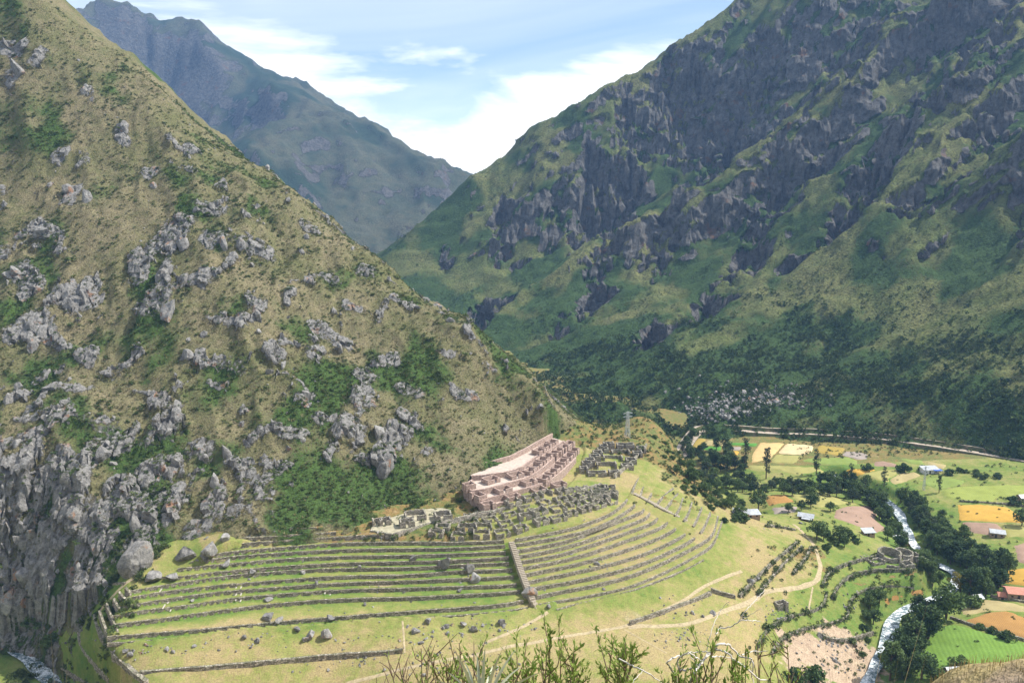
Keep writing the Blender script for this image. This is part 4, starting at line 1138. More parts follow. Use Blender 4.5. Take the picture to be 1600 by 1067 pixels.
# closing walls at the western ends of the floors
for i in range(3):
    a = LW[i][0][:2]; b = LW[i + 1][0][:2]
    ln = resample(np.array([a, b]), 0.9)
    wall('clay_wall', ln, floors[i] - 3.2, floors[i] + 0.7, f'dark western end wall of the {ORD[i]} floor of the clay quarter', 'wall', out=(-1, -.3), seed=80 + i, thick=0.7, mat=M_CLAY, crest=0.05, rough=0.03, batter=.03)
ROWS = [[(345,985,5.2),(665,890,6),(995,800,5.6),(1255,733,6)],
        [(225,862,6),(540,790,6.4),(870,690,6.2),(1070,640,5.6),(1170,560,6),(1225,505,5.6),(1300,435,6),(1385,360,5.6),(1440,290,5.4)],
        [(105,735,4.2),(385,660,6.4),(700,600,6.2),(880,545,6),(955,478,6),(1040,415,5.6),(1105,368,5.6),(1195,318,5.2),(1255,285,5),(1325,245,5),(1392,200,5)],
        [(1000,292,5.6),(1082,235,5.4),(1165,180,5.2)]]
for i, row in enumerate(ROWS):
    for j, (x, y, L) in enumerate(row):
        u, v = Z8(x, y + 22); p = at_z(u, v, floors[i])
        dl, pr = seg_dist(p[None, 0], p[None, 1], LW[i])
        q = LW[i]; k = min(int(pr[0] * (len(q) - 1)), len(q) - 2); d = q[k + 1] - q[k]
        a = math.atan2(d[1], d[0])
        rowname = ['lowest floor', 'second floor', 'third floor', 'plaza'][i]
        ruin((p[0], p[1], floors[i]), a + random.uniform(-.04, .04), L, random.uniform(3.6, 4.5), random.uniform(1.7, 2.1), M_CLAY, f'roofless pinkish clay house, {ORD[j]} from the near end on the {rowname}', group='roofless houses of the clay quarter', rag=0.05, thick=0.55)

# the grey quarter under it
LLp = np.array([(662,836),(720,839),(775,837),(820,831),(862,822),(900,812),(935,800),(968,786)], float)
UUp = np.array([(705,812),(745,804),(790,793),(835,782),(872,774),(905,768),(935,760),(962,762)], float)
cnt = [0] * 5
rown = ['front row', 'second row', 'third row', 'back row']
for c in range(11):
    s = (c + .5) / 11
    for r_ in range(4):
        if r_ > 1 and c < 1: continue
        f = (r_ + .35) / 3.9
        st = s * (len(LLp) - 1)
        def ev(P, st):
            i = min(int(st), len(P) - 2); return P[i] + (P[i + 1] - P[i]) * (st - i)
        a0 = ev(LLp, st); b0 = ev(UUp, st); uv = a0 * (1 - f) + b0 * f
        a1 = ev(LLp, st + .05); b1 = ev(UUp, st + .05); uv1 = a1 * (1 - f) + b1 * f
        p = at_z(uv[0], uv[1], 40.4); p1 = at_z(uv1[0], uv1[1], 40.4)
        ang = math.atan2(p1[1] - p[1], p1[0] - p[0])
        p = p + np.array([random.uniform(-.9, .9), random.uniform(-.7, .7), 0])
        g = float(ground_at(p[0], p[1]))
        j = cnt[r_]; cnt[r_] += 1
        ruin((p[0], p[1], g), ang + random.uniform(-.14, .14), random.uniform(4.4, 6.4), random.uniform(3.4, 4.8), random.uniform(1.0, 1.7), M_GREYSTONE, f'mossy roofless grey stone house, {ORD[j]} from the west in the {rown[r_]}', group='roofless houses of the mossy grey quarter', gable=random.choice([0, 0, .5, .9]), rag=.45, thick=.45, skip=random.choice([(), (), (), (0,), (1,)]))
# the far grey quarter beside the upper terraces
far_rows = [[(470,628,8.0),(705,622,4.6)], [(285,568,3.6),(330,500,4.4),(600,512,8.6),(888,525,5.2)], [(372,455,4.2),(440,395,5.0),(690,412,8.6),(940,450,4.6)], [(478,345,4.4),(550,300,5.2),(795,330,8.4),(1030,352,4.4)], [(560,262,4),(630,228,5),(862,246,8.2),(1080,288,4.2)]]
for i, row in enumerate(far_rows):
    for j, (x, y, L) in enumerate(row):
        u, v = Z7(x, y + 16); p = at_z(u, v, 41.8); g = float(ground_at(p[0], p[1]))
        p = at_z(u, v, g)
        ruin((p[0], p[1], g), random.uniform(.02, .1), L, random.uniform(3.4, 4.2), random.uniform(1.6, 2.0), M_GREYSTONE, f'roofless dark stone house, {ORD[j]} from the west in row {["one", "two", "three", "four", "five"][i]} of the far quarter', group='roofless houses of the far quarter', rag=.18, thick=.6, skip=random.choice([(), (3,), (0,)]) if L > 8 else ())
a = np.array([Z7(720, 690), Z7(920, 552), Z7(1000, 470), Z7(1160, 285), Z7(1165, 262)]); ln = resample(at_z(a[:, 0], a[:, 1], 41.1), 0.9)
wall('enclosure_wall', ln, ln[:, 2] - 1.2, ln[:, 2] + 2.1, 'pale sunlit enclosure wall along the edge of the far quarter', 'wall', out=(1, -.4), seed=91, thick=.8, mat=M_GREYSTONE)
a = np.array([(690, 823), (740, 810), (800, 798), (860, 783), (905, 772), (940, 761)], float); ln = smooth_line(at_z(a[:, 0], a[:, 1], 40.7), 0.9, 2)
wall('enclosure_wall', ln, 39.5, 42.5, 'tall ragged wall along the back of the mossy grey quarter', 'wall', out=(.2, -1), seed=92, thick=.8, crest=.7, mat=M_GREYSTONE)
# compound at the foot of the hillside
a = np.array([(578, 830), (612, 836), (636, 829), (672, 818), (707, 808)], float); cl = resample(at_z(a[:, 0], a[:, 1], 41.5), 0.9)
wall('enclosure_wall', cl, 39.3, 41.9, 'front wall of the small compound at the foot of the hillside', 'wall', out=(.2, -1), seed=93, thick=.8, mat=M_GREYSTONE)
bk = at_z(np.array([585, 612, 650, 690, 704]), np.array([818, 812, 800, 797, 800]), 41.5)
n = len(cl); s = np.linspace(0, len(bk) - 1, n); bb = np.stack([np.interp(s, np.arange(len(bk)), bk[:, j]) for j in range(2)], -1)
V = np.concatenate([np.concatenate([cl[:, :2] * (1 - f) + bb * f, np.full((n, 1), 41.5 + f)], 1)[:, None, :] for f in (0, .33, .66, 1.0)], 1).reshape(-1, 3)
add('pavement', mesh_np('pavement', V, grid_faces(4, n)), M_YARD, kind='structure')
for x, y, L, D, nm in [(580, 370, 7.6, 5.4, 'largest grassy room of the hill-foot compound'), (812, 372, 6.2, 5.4, 'eastern square room of the hill-foot compound'), (512, 432, 5.4, 3.6, 'narrow middle room of the hill-foot compound'), (330, 420, 4.2, 3.2, 'crumbled western room of the hill-foot compound'), (265, 425, 3.6, 3, 'broken outermost room of the hill-foot compound')]:
    u, v = 540 + x / 5.333, 740 + y / 5.333; p = at_z(u, v, 41.9)
    ruin(p, math.radians(16), L, D, 2.2, M_GREYSTONE, nm + ' with grey stone walls', 'ruined room', rag=.3, gable=.0)

# the round ruin above the river
def round_ruin():
    c = ghit(1398, 876); root = empty('round_ruin', tuple(c), label='round stone tower ruin with curved double enclosure above the river', category='ruin')
    base = Vector(c)
    def arc(cx, cy, r, a0, a1, h, seed, ragg=.35):
        t = np.linspace(math.radians(a0), math.radians(a1), max(6, int(abs(a1 - a0) / 9)))
        ln = np.stack([cx + r * np.cos(t), cy + r * np.sin(t)], -1)
        me = flip_fix(wall_mesh('wall', ln, -1.5, h, thick=.7, out=(math.cos(t[len(t) // 2]), math.sin(t[len(t) // 2])), seed=seed, crest=ragg))
        add('wall', me, M_GREYSTONE, root)
    arc(-1.5, 2, 4.8, -60, 215, 3.4, 1); arc(-1.5, 2, 4.6, 215, 292, 2.2, 2)
    arc(5.2, 3.4, 4.0, -120, 130, 2.6, 3); 
    for x, y, L, D, a, h in [(-9, -2.5, 6, 4, .3, 1.6), (-3.5, -5.5, 5, 3.2, -.3, 1.5), (3, -4.5, 5, 3.6, .25, 1.6), (10.5, -.5, 5, 3.6, .1, 1.7), (-11.5, 1.5, 4.5, 3.4, .5, 1.2), (9.5, 5, 4.5, 3.4, .2, 1.8)]:
        for i, (qx, qy, aa, ll) in enumerate([(-L / 2, -D / 2, 0, L), (L / 2, -D / 2, math.pi / 2, D), (L / 2, D / 2, math.pi, L), (-L / 2, D / 2, -math.pi / 2, D)]):
            if random.random() < .15: continue
            o = add('wall', ruin_wall(ll, h * random.uniform(.7, 1.15), .6, x + i * 3.3, None, 0, .35), M_GREYSTONE, root)
            m = Matrix.Translation((x, y, 0)) @ Matrix.Rotation(a, 4, 'Z') @ Matrix.Translation((qx, qy, 0)) @ Matrix.Rotation(aa, 4, 'Z')
            o.matrix_local = m
round_ruin()
p = ghit(1220, 948); ruin(p, .3, 4.2, 3.2, 2.0, M_GREYSTONE, 'lone dark stone hut ruin in the meadow beside rubble', 'ruined hut')
# ------------------------------------------------------------------ water
def water_mat():
    k = Mat('white_water', 0.25, 0.5)
    n = k.noise(0.9, 6, 0.7, 0.6); n2 = k.noise(0.22, 3, 0.5)
    f = k.rng(k.math('ADD', k.math('MULTIPLY', n, 0.8), k.math('MULTIPLY', n2, 0.4)), 0.50, 0.72)
    k.color(k.mix(f, (0.10, 0.16, 0.18), (0.80, 0.83, 0.85)))
    k.put(k.b.inputs['Roughness'], k.rng(f, 0, 1, 0.12, 0.75))
    k.bump(n, 0.6, 0.9)
    return k.m
M_WATER = water_mat()
def water(line, width, lift, m=9):
    ln = line[:, :2]; tg = np.gradient(ln, axis=0); tg /= np.linalg.norm(tg, axis=1)[:, None] + 1e-9
    nr = np.stack([-tg[:, 1], tg[:, 0]], -1); s = np.arange(len(ln)) * 2.0
    w = width / 2 * (1 + 0.35 * perlin(s / 14, s * 0 + .7, 5)); cols = []
    for j in range(m):
        f = 2 * j / (m - 1) - 1
        q = ln + nr * (w * f)[:, None]
        z = line[:, 2] + lift + 0.22 * fbm(q[:, 0] / 2.2, q[:, 1] / 2.2, 3, seed=12) * (1 - f * f)
        cols.append(np.concatenate([q, z[:, None]], 1))
    return mesh_np('river', np.stack(cols, 1).reshape(-1, 3), grid_faces(m, len(ln)))
add('river', water(RIVER, 4.4, 0.1), M_WATER, kind='structure')
add('stream', water(STREAM, 4.6, -0.15), M_WATER, kind='structure')

# ------------------------------------------------------------------ fields
def field_mat(name, c, rows=0.9, ang=0.3, var=0.14):
    k = Mat(name, 0.95, 0.05)
    n = k.noise(0.18, 4, 0.6); f = k.noise(1.3, 3, 0.7)
    w = k.nt.nodes.new('ShaderNodeTexWave'); w.inputs['Scale'].default_value = rows; w.inputs['Distortion'].default_value = 1.5
    k.L(k.mapv(rot=(0, 0, ang)), w.inputs['Vector'])
    lo = tuple(x * (1 - var * 1.6) for x in c); hi = tuple(min(1, x * (1 + var)) for x in c)
    col = k.ramp(k.math('ADD', k.math('MULTIPLY', n, 0.6), k.math('MULTIPLY', f, 0.4)), [(0.3, lo), (0.7, hi)])
    col = k.hsv(col, v=k.rng(w.outputs[0], 0, 1, 0.9, 1.06))
    k.color(col); k.bump(f, 0.2, 0.6)
    return k.m
FM = {n: field_mat('crop_' + n, c, r, a) for n, c, r, a in [
    ('ochre', (0.36, 0.27, 0.07), .8, .3), ('tan', (0.40, 0.33, 0.16), .7, .9), ('bright_green', (0.10, 0.25, 0.05), .8, .4), ('lilac_grey', (0.33, 0.28, 0.24), .6, .2), ('orange', (0.52, 0.32, 0.07), .8, .5),
    ('peach', (0.58, 0.42, 0.19), .7, .2), ('pale_peach', (0.64, 0.49, 0.28), .7, .2), ('pale_olive', (0.33, 0.31, 0.11), .6, .6), ('brown_earth', (0.33, 0.225, 0.165), .9, 1.1), ('pale_green', (0.22, 0.28, 0.075), .5, .3), ('yellow_green', (0.27, 0.31, 0.08), .4, .8), ('burnt', (0.38, 0.215, 0.075), .5, .3), ('meadow', (0.15, 0.25, 0.05), .2, .3)]}
ZA = (1080, 660, 5.927); ZB_ = (1340, 660, 5.927); ZCc = (1067, 712, 3.0); ZD = (1340, 820, 4.32)
FIELDS = [
 (ZA, 'ochre', [(20,150),(145,150),(85,255),(10,260)]), (ZA, 'tan', [(152,162),(335,166),(325,213),(112,210)]), (ZA, 'bright_green', [(105,217),(290,220),(270,262),(85,252)]), (ZA, 'bright_green', [(347,186),(620,190),(608,222),(345,212)]),
 (ZA, 'lilac_grey', [(330,219),(472,224),(455,260),(315,258)]), (ZA, 'orange', [(310,263),(450,267),(430,305),(300,305)]), (ZA, 'peach', [(640,186),(872,192),(780,290),(740,335),(560,375),(560,300)]), (ZA, 'pale_peach', [(885,192),(1145,207),(1120,270),(1060,300),(793,290)]),
 (ZA, 'pale_olive', [(787,297),(1055,307),(950,385),(740,372),(747,337)]), (ZA, 'ochre', [(1190,207),(1430,237),(1375,308),(1130,280)]), (ZA, 'lilac_grey', [(1425,264),(1560,272),(1650,300),(1630,340),(1541,345),(1388,305)]), (ZA, 'pale_green', [(1090,330),(1440,322),(1541,352),(1541,395),(1200,390),(1010,352)]),
 (ZA, 'pale_olive', [(530,392),(1100,412),(1400,422),(1280,488),(980,490),(800,440),(540,440)]), (ZA, 'orange', [(1300,492),(1541,427),(1740,432),(1600,482),(1541,500),(1350,507)]),
 (ZB_, 'brown_earth', [(160,362),(240,352),(370,387),(370,413),(140,408)]), (ZB_, 'pale_olive', [(0,507),(200,442),(380,432),(500,450),(385,470),(290,520),(300,560),(0,547)]), (ZB_, 'tan', [(395,470),(520,458),(600,490),(370,570),(325,585),(295,525)]), (ZB_, 'tan', [(640,362),(830,392),(800,430),(660,417)]), (ZB_, 'pale_green', [(390,332),(600,352),(620,398),(480,382)]),
 (ZB_, 'yellow_green', [(770,625),(900,600),(1100,585),(1541,582),(1700,590),(1700,690),(1541,690),(1280,700),(1250,748),(920,737),(785,680)]), (ZB_, 'pale_green', [(560,560),(660,510),(800,500),(1000,540),(980,575),(880,594),(740,615)]), (ZB_, 'orange', [(925,762),(1100,757),(1390,782),(1541,892),(1541,933),(940,913)]), (ZB_, 'brown_earth', [(950,918),(1290,933),(1365,1000),(1350,1067),(1050,1020)]), (ZB_, 'pale_olive', [(1300,935),(1541,940),(1640,980),(1640,1060),(1541,1063),(1378,1063)]),
 (ZCc, 'brown_earth', [(715,252),(880,232),(915,262),(905,300),(965,350),(900,364),(703,290)]), (ZCc, 'pale_olive', [(490,182),(680,187),(780,217),(838,230),(640,245),(535,215)]), (ZCc, 'burnt', [(380,192),(480,184),(528,218),(400,238)]), (ZCc, 'lilac_grey', [(410,247),(540,237),(530,265),(430,275)]),
 (ZD, 'orange', [(1010,302),(1123,292),(1220,292),(1220,415),(1123,413),(972,398)]), (ZD, 'brown_earth', [(1050,142),(1123,117),(1200,117),(1200,265),(1123,263),(1077,248)]), (ZD, 'tan', [(680,542),(870,502),(1123,547),(1220,560),(1220,605),(1123,588),(860,588),(712,608)]), (ZD, 'burnt', [(712,642),(870,592),(1010,583),(1123,622),(1220,650),(1220,790),(1123,768),(960,720),(762,660)]),
 (ZD, 'meadow', [(500,692),(650,668),(1123,792),(1220,820),(1220,1000),(950,960),(640,1000),(402,920),(392,840)]), (ZD, 'burnt', [(60,502),(200,462),(438,432),(448,470),(250,518),(130,543),(30,530)])]
for org, kind_, pts in FIELDS:
    a = np.array([(org[0] + x / org[2], org[1] + y / org[2]) for x, y in pts], float)
    w = np.array([ghit(u, v)[:2] for u, v in a])
    w = resample(np.concatenate([w, w[:1]]), 1.2)[:-1]
    w = w + 0.35 * np.stack([fbm(w[:, 0] / 4, w[:, 1] / 4, 2, seed=3), fbm(w[:, 0] / 4, w[:, 1] / 4, 2, seed=4)], -1)
    x0, y0 = w.min(0); x1, y1 = w.max(0)
    st = 1.6
    X, Y = np.meshgrid(np.arange(x0, x1, st), np.arange(y0, y1, st))
    m = poly_mask(X, Y, w)
    d, _ = seg_dist(X, Y, np.concatenate([w[::2], w[:1]])); m &= d > 0.9
    inn = np.stack([X[m], Y[m]], -1)
    allp = np.concatenate([w, inn])
    from mathutils.geometry import delaunay_2d_cdt
    vo, _, fo, _, _, _ = delaunay_2d_cdt([Vector(p) for p in allp], [], [list(range(len(w)))], 1, 1e-4)
    vo = np.array([tuple(v) for v in vo]); fo = np.array([f for f in fo if len(f) == 3])
    ce = vo[fo].mean(1); fo = fo[poly_mask(ce[:, 0], ce[:, 1], w)]
    e, _ = seg_dist(vo[:, 0], vo[:, 1], np.concatenate([w, w[:1]]))
    hgt = 0.30 if kind_ not in ('brown_earth', 'lilac_grey', 'meadow') else 0.16
    z = ground_at(vo[:, 0], vo[:, 1]) + 0.22 + np.where(e < 0.05, -0.35, hgt) + 0.05 * perlin(vo[:, 0] / 2, vo[:, 1] / 2)
    add('crop_field', mesh_np('crop_field', np.concatenate([vo, z[:, None]], 1), fo), FM[kind_], kind='structure')

# ------------------------------------------------------------------ valley road cut into the foot of the mountain
def surf_at(x, y): return np.maximum(ground_at(x, y), mtn_at(x, y))
rd = []
for u, v in [(1030,667),(1080,670),(1150,672.5),(1220,676),(1300,680),(1380,687),(1440,695),(1500,704.5),(1560,714),(1640,727)]:
    rx, ry, rz = ray(u, v); ys = np.linspace(390, 640, 900); zz = surf_at(rx / ry * ys, ys); b = np.nonzero(CAM_Z + rz / ry * ys < zz)[0]
    y = ys[b[0]]; rd.append((rx / ry * y, y, zz[b[0]]))
rd = smooth_line(np.array(rd), 2.0, 3)
tg = np.gradient(rd[:, :2], axis=0); tg /= np.linalg.norm(tg, axis=1)[:, None]; nr = np.stack([-tg[:, 1], tg[:, 0]], -1)
rd_z = surf_at(rd[:, 0], rd[:, 1]); rd_z = np.convolve(np.pad(rd_z, 12, mode='edge'), np.ones(25) / 25, 'valid') + 0.5
V = np.stack([np.concatenate([rd[:, :2] + nr * o, (rd_z + dz)[:, None]], 1) for o, dz in [(-4.5, -4), (-2.2, 0.0), (2.0, 0.1), (3.2, 2.4), (6, 2.0)]], 1).reshape(-1, 3)
k = Mat('dirt_road_cut', 0.95, 0.05)
sx = k.nt.nodes.new('ShaderNodeSeparateXYZ'); k.L(k.geo.outputs['Normal'], sx.inputs[0])
k.color(k.mix(k.rng(sx.outputs['Z'], 0.9, 0.98), k.ramp(k.noise(.3, 5), [(.35, (.06, .085, .03)), (.6, (.13, .11, .06)), (.75, (.30, .23, .16))]), k.ramp(k.noise(.6, 4), [(.3, (.33, .27, .21)), (.7, (.47, .40, .32))])))
add('road', mesh_np('road', V, grid_faces(5, len(rd)), smooth=False), k.m, kind='structure')

# ------------------------------------------------------------------ cottages
M_ADOBE = simple('adobe_wall', (0.33, 0.24, 0.17), 0.2, 1.2); M_TIN = simple('tin_roof', (0.40, 0.42, 0.44), 0.25, 0.9, rough=0.5, spec=0.5); M_TILE = simple('red_roof_tiles', (0.50, 0.235, 0.17), 0.2, 1.5)
M_DOOR = simple('dark_door_wood', (0.06, 0.045, 0.035), 0.2, 2); M_WHITEW = simple('whitewash', (0.68, 0.66, 0.62), 0.08, 1.2); M_BLUE = simple('blue_tarpaulin', (0.08, 0.14, 0.42), 0.15, 1.5)
def boxm(name, sx, sy, sz, z0=0.0, cx=0, cy=0):
    bm = bmesh.new(); bmesh.ops.create_cube(bm, size=1.0)
    for v in bm.verts: v.co = Vector((v.co.x * sx + cx, v.co.y * sy + cy, (v.co.z + .5) * sz + z0))
    me = bpy.data.meshes.new(name); bm.to_mesh(me); bm.free(); return me
def cottage(u, v, L, D, h, rot, roof, wallm, label, mono=False, lean=False):
    p = ghit(u, v); root = empty('cottage', tuple(p), rot, label=label, category='cottage')
    rise = 1.0 if not mono else 0.7
    # walls with gable ends
    pts = [(-L/2,-D/2),(L/2,-D/2),(L/2,D/2),(-L/2,D/2)]
    V = [(x, y, -1.0) for x, y in pts] + [(x, y, h + (rise if (mono and y > 0) else 0)) for x, y in pts]
    F = [(0,1,5,4),(1,2,6,5),(2,3,7,6),(3,0,4,7)]; tri = []
    if not mono:
        V += [(-L/2, 0, h + rise), (L/2, 0, h + rise)]; tri = [(5,6,9),(7,4,8)]
    add('wall', mesh_np('wall', np.array(V), [np.array(F), np.array(tri)] if tri else np.array(F), smooth=False), wallm, root)
    ov = .45; t = .12
    if mono:
        V = [(-L/2-ov,-D/2-ov,h+.02-ov*rise/D),(L/2+ov,-D/2-ov,h+.02-ov*rise/D),(L/2+ov,D/2+ov,h+rise+.02+ov*rise/D),(-L/2-ov,D/2+ov,h+rise+.02+ov*rise/D)]
        V += [(a, b, c + t) for a, b, c in V]
        F = [(3,2,1,0),(4,5,6,7),(0,1,5,4),(1,2,6,5),(2,3,7,6),(3,0,4,7)]
    else:
        s = rise / (D / 2)
        V = [(-L/2-ov,-D/2-ov,h-ov*s),(L/2+ov,-D/2-ov,h-ov*s),(L/2+ov,0,h+rise+.03),(-L/2-ov,0,h+rise+.03),(L/2+ov,D/2+ov,h-ov*s),(-L/2-ov,D/2+ov,h-ov*s)]
        V += [(a, b, c + t) for a, b, c in V]
        F = [(0,1,2,3),(3,2,4,5),(9,8,7,6),(11,10,8,9),(0,6,7,1),(1,7,8,2),(2,8,10,4),(4,10,11,5),(5,11,9,3),(3,9,6,0)]
    add('roof', flip_fix(mesh_np('roof', np.array(V), np.array(F), smooth=False)), roof, root)
    add('door', boxm('door', .9, .06, 1.9, 0, -L * .12, -D/2 - .01), M_DOOR, root)
    for sx in (.28, -.36):
        add('window', boxm('window', .8, .06, .7, 1.0, L * sx, -D/2 - .01), M_DOOR, root)
    if lean: add('lean_to', boxm('lean_to', L * .7, 2.4, .16, 1.9, L * .1, -D/2 - 1.1), roof, root)
cottage(1158,806,6.5,4.5,2.4,-.25,M_TIN,M_ADOBE,'white tin roofed adobe cottage at the foot of the terraces')
cottage(1173,808,7,3.6,2.0,.1,M_TIN,M_ADOBE,'long low grey roofed shed beside the round dark tree',True)
cottage(1259,812,6.5,4.2,2.3,-.45,M_TIN,M_ADOBE,'bright tin roofed cottage between two bushes above the footpath',lean=True)
cottage(1356,836,5,3.2,2.0,.1,M_TIN,M_ADOBE,'half hidden tin roof behind the hedge below the ploughed field',True)
cottage(1405,846,7,4.5,2.3,-.1,M_TIN,M_ADOBE,'pale tin roofed house right behind the round ruin')
cottage(1452,738,9,5,2.4,.06,M_TIN,M_WHITEW,'white house with blue awning among the far fields',True)
p = ghit(1464,739); tb = empty('tarpaulin_shelter', tuple(p), label='small blue tarpaulin shelter next to the white house', category='shelter'); add('canopy', boxm('canopy', 5, 4, .15, 2.0), M_BLUE, tb)
for sx, sy in ((-2.2,-1.7),(2.2,-1.7),(2.2,1.7),(-2.2,1.7)): add('post', boxm('post', .15, .15, 2.4, -.4, sx, sy), M_DOOR, tb)
cottage(1557,838,6,4.2,2.6,-.35,M_TIN,M_ADOBE,'grey roofed cottage beside the brown ploughed plot')
cottage(1592,932,10,6,2.6,-.2,M_TILE,M_ADOBE,'red roofed farmhouse behind a low yard wall')
cottage(1566,935,3.5,2.4,1.8,-.2,M_TILE,M_ADOBE,'tiny red roofed outhouse beside the red roofed farmhouse')
cottage(1526,939,3.4,2.8,2.0,.2,M_TIN,M_WHITEW,'pale little hut between river trees and tan field')
cottage(1487,1054,4.2,3.2,1.9,.1,M_TIN,M_ADOBE,'tin roofed hut at the lower edge of the bright meadow')
cottage(1598,782,5,4,2.4,.1,M_TIN,M_ADOBE,'grey cottage at the end of the boundary wall')

# ------------------------------------------------------------------ power pylon
M_STEEL = simple('galvanised_steel', (0.50, 0.52, 0.54), 0.1, 2.0, rough=.5, spec=.4)
def tube(path, r, nseg=6):
    path = [Vector(p) for p in path]; V = []; F = []
    for i, p in enumerate(path):
        d = (path[min(i + 1, len(path) - 1)] - path[max(i - 1, 0)]).normalized()
        a = d.orthogonal().normalized(); b = d.cross(a); rr = r[i] if hasattr(r, '__len__') else r
        if i and True:
            a = prev - d * prev.dot(d); a = a.normalized() if a.length > 1e-6 else d.orthogonal().normalized(); b = d.cross(a)
        prev = a
        for j in range(nseg):
            t = 2 * math.pi * j / nseg; V.append(p + (a * math.cos(t) + b * math.sin(t)) * rr)
    for i in range(len(path) - 1):
        for j in range(nseg):
            q = i * nseg; F.append((q + j, q + (j + 1) % nseg, q + nseg + (j + 1) % nseg, q + nseg + j))
    return [tuple(v) for v in V], F
def tubes(name, paths, r, nseg=5, smooth=False):
    VV = []; FF = []
    for q, p in enumerate(paths):
        v, f = tube(p, r[q] if isinstance(r, list) else r, nseg); o = len(VV)
        VV += v; FF += [tuple(i + o for i in g) for g in f]
    return mesh_np(name, np.array(VV), np.array(FF), smooth=smooth)
def pylon(p, H, label, w0=2.2, w1=0.7):
    root = empty('power_pylon', tuple(p), .3, label=label, category='pylon')
    lv = np.linspace(0, 1, 8)
    wd = lambda f: (w0 * (1 - f) + w1 * f) / 2
    c = [(-1,-1),(1,-1),(1,1),(-1,1)]
    for sx, sy in c:
        add('leg', tubes('leg', [[(sx*wd(f), sy*wd(f), f*H - (.5 if f == 0 else 0)) for f in lv]], .08), M_STEEL, root)
    for i in range(7):
        f, g = lv[i], lv[i + 1]; ps = []
        for q in range(4):
            a, b = c[q], c[(q + 1) % 4]
            ps += [[(a[0]*wd(f), a[1]*wd(f), f*H), (b[0]*wd(g), b[1]*wd(g), g*H)], [(b[0]*wd(f), b[1]*wd(f), f*H), (a[0]*wd(g), a[1]*wd(g), g*H)], [(a[0]*wd(g), a[1]*wd(g), g*H), (b[0]*wd(g), b[1]*wd(g), g*H)]]
        add('brace', tubes('brace', ps, .035), M_STEEL, root)
    for f in (.8, .93):
        add('crossarm', tubes('crossarm', [[(-2.4, 0, f*H), (2.4, 0, f*H)], [(-2.4, 0, f*H), (0, 0, f*H + .8)], [(2.4, 0, f*H), (0, 0, f*H + .8)]], .09), M_STEEL, root)
p = ghit(980, 684); pylon(p, 13.0, 'grey steel lattice power pylon standing behind the far ruins')
p = ghit(1443, 766); pylon(p, 14.0, 'thin steel lattice mast standing in the valley fields', 1.0, .4)
# ------------------------------------------------------------------ leaves, trees, shrubs
def leaf_mat(name, lo, hi, trans=0.18):
    k = Mat(name, 0.7, 0.2)
    r = k.rand(); g = k.noise(0.9, 3, 0.6)
    c = k.mix(k.rng(k.math('ADD', k.math('MULTIPLY', r, 0.55), k.math('MULTIPLY', g, 0.5)), 0.15, 0.85), lo, hi)
    k.color(c)
    t = k.nt.nodes.new('ShaderNodeBsdfTranslucent'); k.L(c, t.inputs['Color'])
    mx_ = k.nt.nodes.new('ShaderNodeMixShader'); mx_.inputs[0].default_value = trans
    k.L(k.b.outputs[0], mx_.inputs[1]); k.L(t.outputs[0], mx_.inputs[2]); k.L(mx_.outputs[0], k.out.inputs['Surface'])
    return k.m
M_LEAF_DARK = leaf_mat('leaf_dark', (0.038, 0.076, 0.025), (0.110, 0.165, 0.050))
M_LEAF_MID = leaf_mat('leaf_mid', (0.055, 0.098, 0.026), (0.130, 0.190, 0.052))
M_LEAF_EUC = leaf_mat('leaf_eucalyptus', (0.035, 0.060, 0.030), (0.085, 0.115, 0.050))
M_LEAF_YEL = leaf_mat('leaf_yellowing', (0.16, 0.15, 0.02), (0.32, 0.26, 0.04))
M_SHRUB = leaf_mat('shrub_leaf', (0.055, 0.088, 0.026), (0.130, 0.170, 0.055), .35)
M_SHRUB_FAR = leaf_mat('far_forest_leaf', (0.042, 0.080, 0.024), (0.125, 0.175, 0.052))
M_TUFT = leaf_mat('dry_tussock', (0.10, 0.11, 0.042), (0.27, 0.235, 0.12))
M_BARK = simple('bark', (0.12, 0.09, 0.065), 0.35, 4.0, bump=.03)
M_BARK_PALE = simple('pale_bark', (0.32, 0.28, 0.23), 0.25, 5.0, bump=.01)
def leaf_quads(cen, size, r_, flat=0.35, aspect=0.75):
    """square-ish leaf clumps at points cen with random facing; size per point"""
    n = len(cen); cen = np.asarray(cen)
    nr = r_.normal(size=(n, 3)); nr[:, 2] = np.abs(nr[:, 2]) + flat; nr /= np.linalg.norm(nr, axis=1)[:, None]
    a = np.cross(nr, r_.normal(size=(n, 3))); a /= np.linalg.norm(a, axis=1)[:, None] + 1e-9; b = np.cross(nr, a)
    s = np.asarray(size).reshape(-1, 1) * r_.uniform(.7, 1.3, (n, 1))
    V = np.stack([cen - a * s, cen - b * s * aspect + nr * s * .15, cen + a * s, cen + b * s * aspect + nr * s * .15], 1).reshape(-1, 3)
    F = np.arange(4 * n).reshape(n, 4)
    return V, F
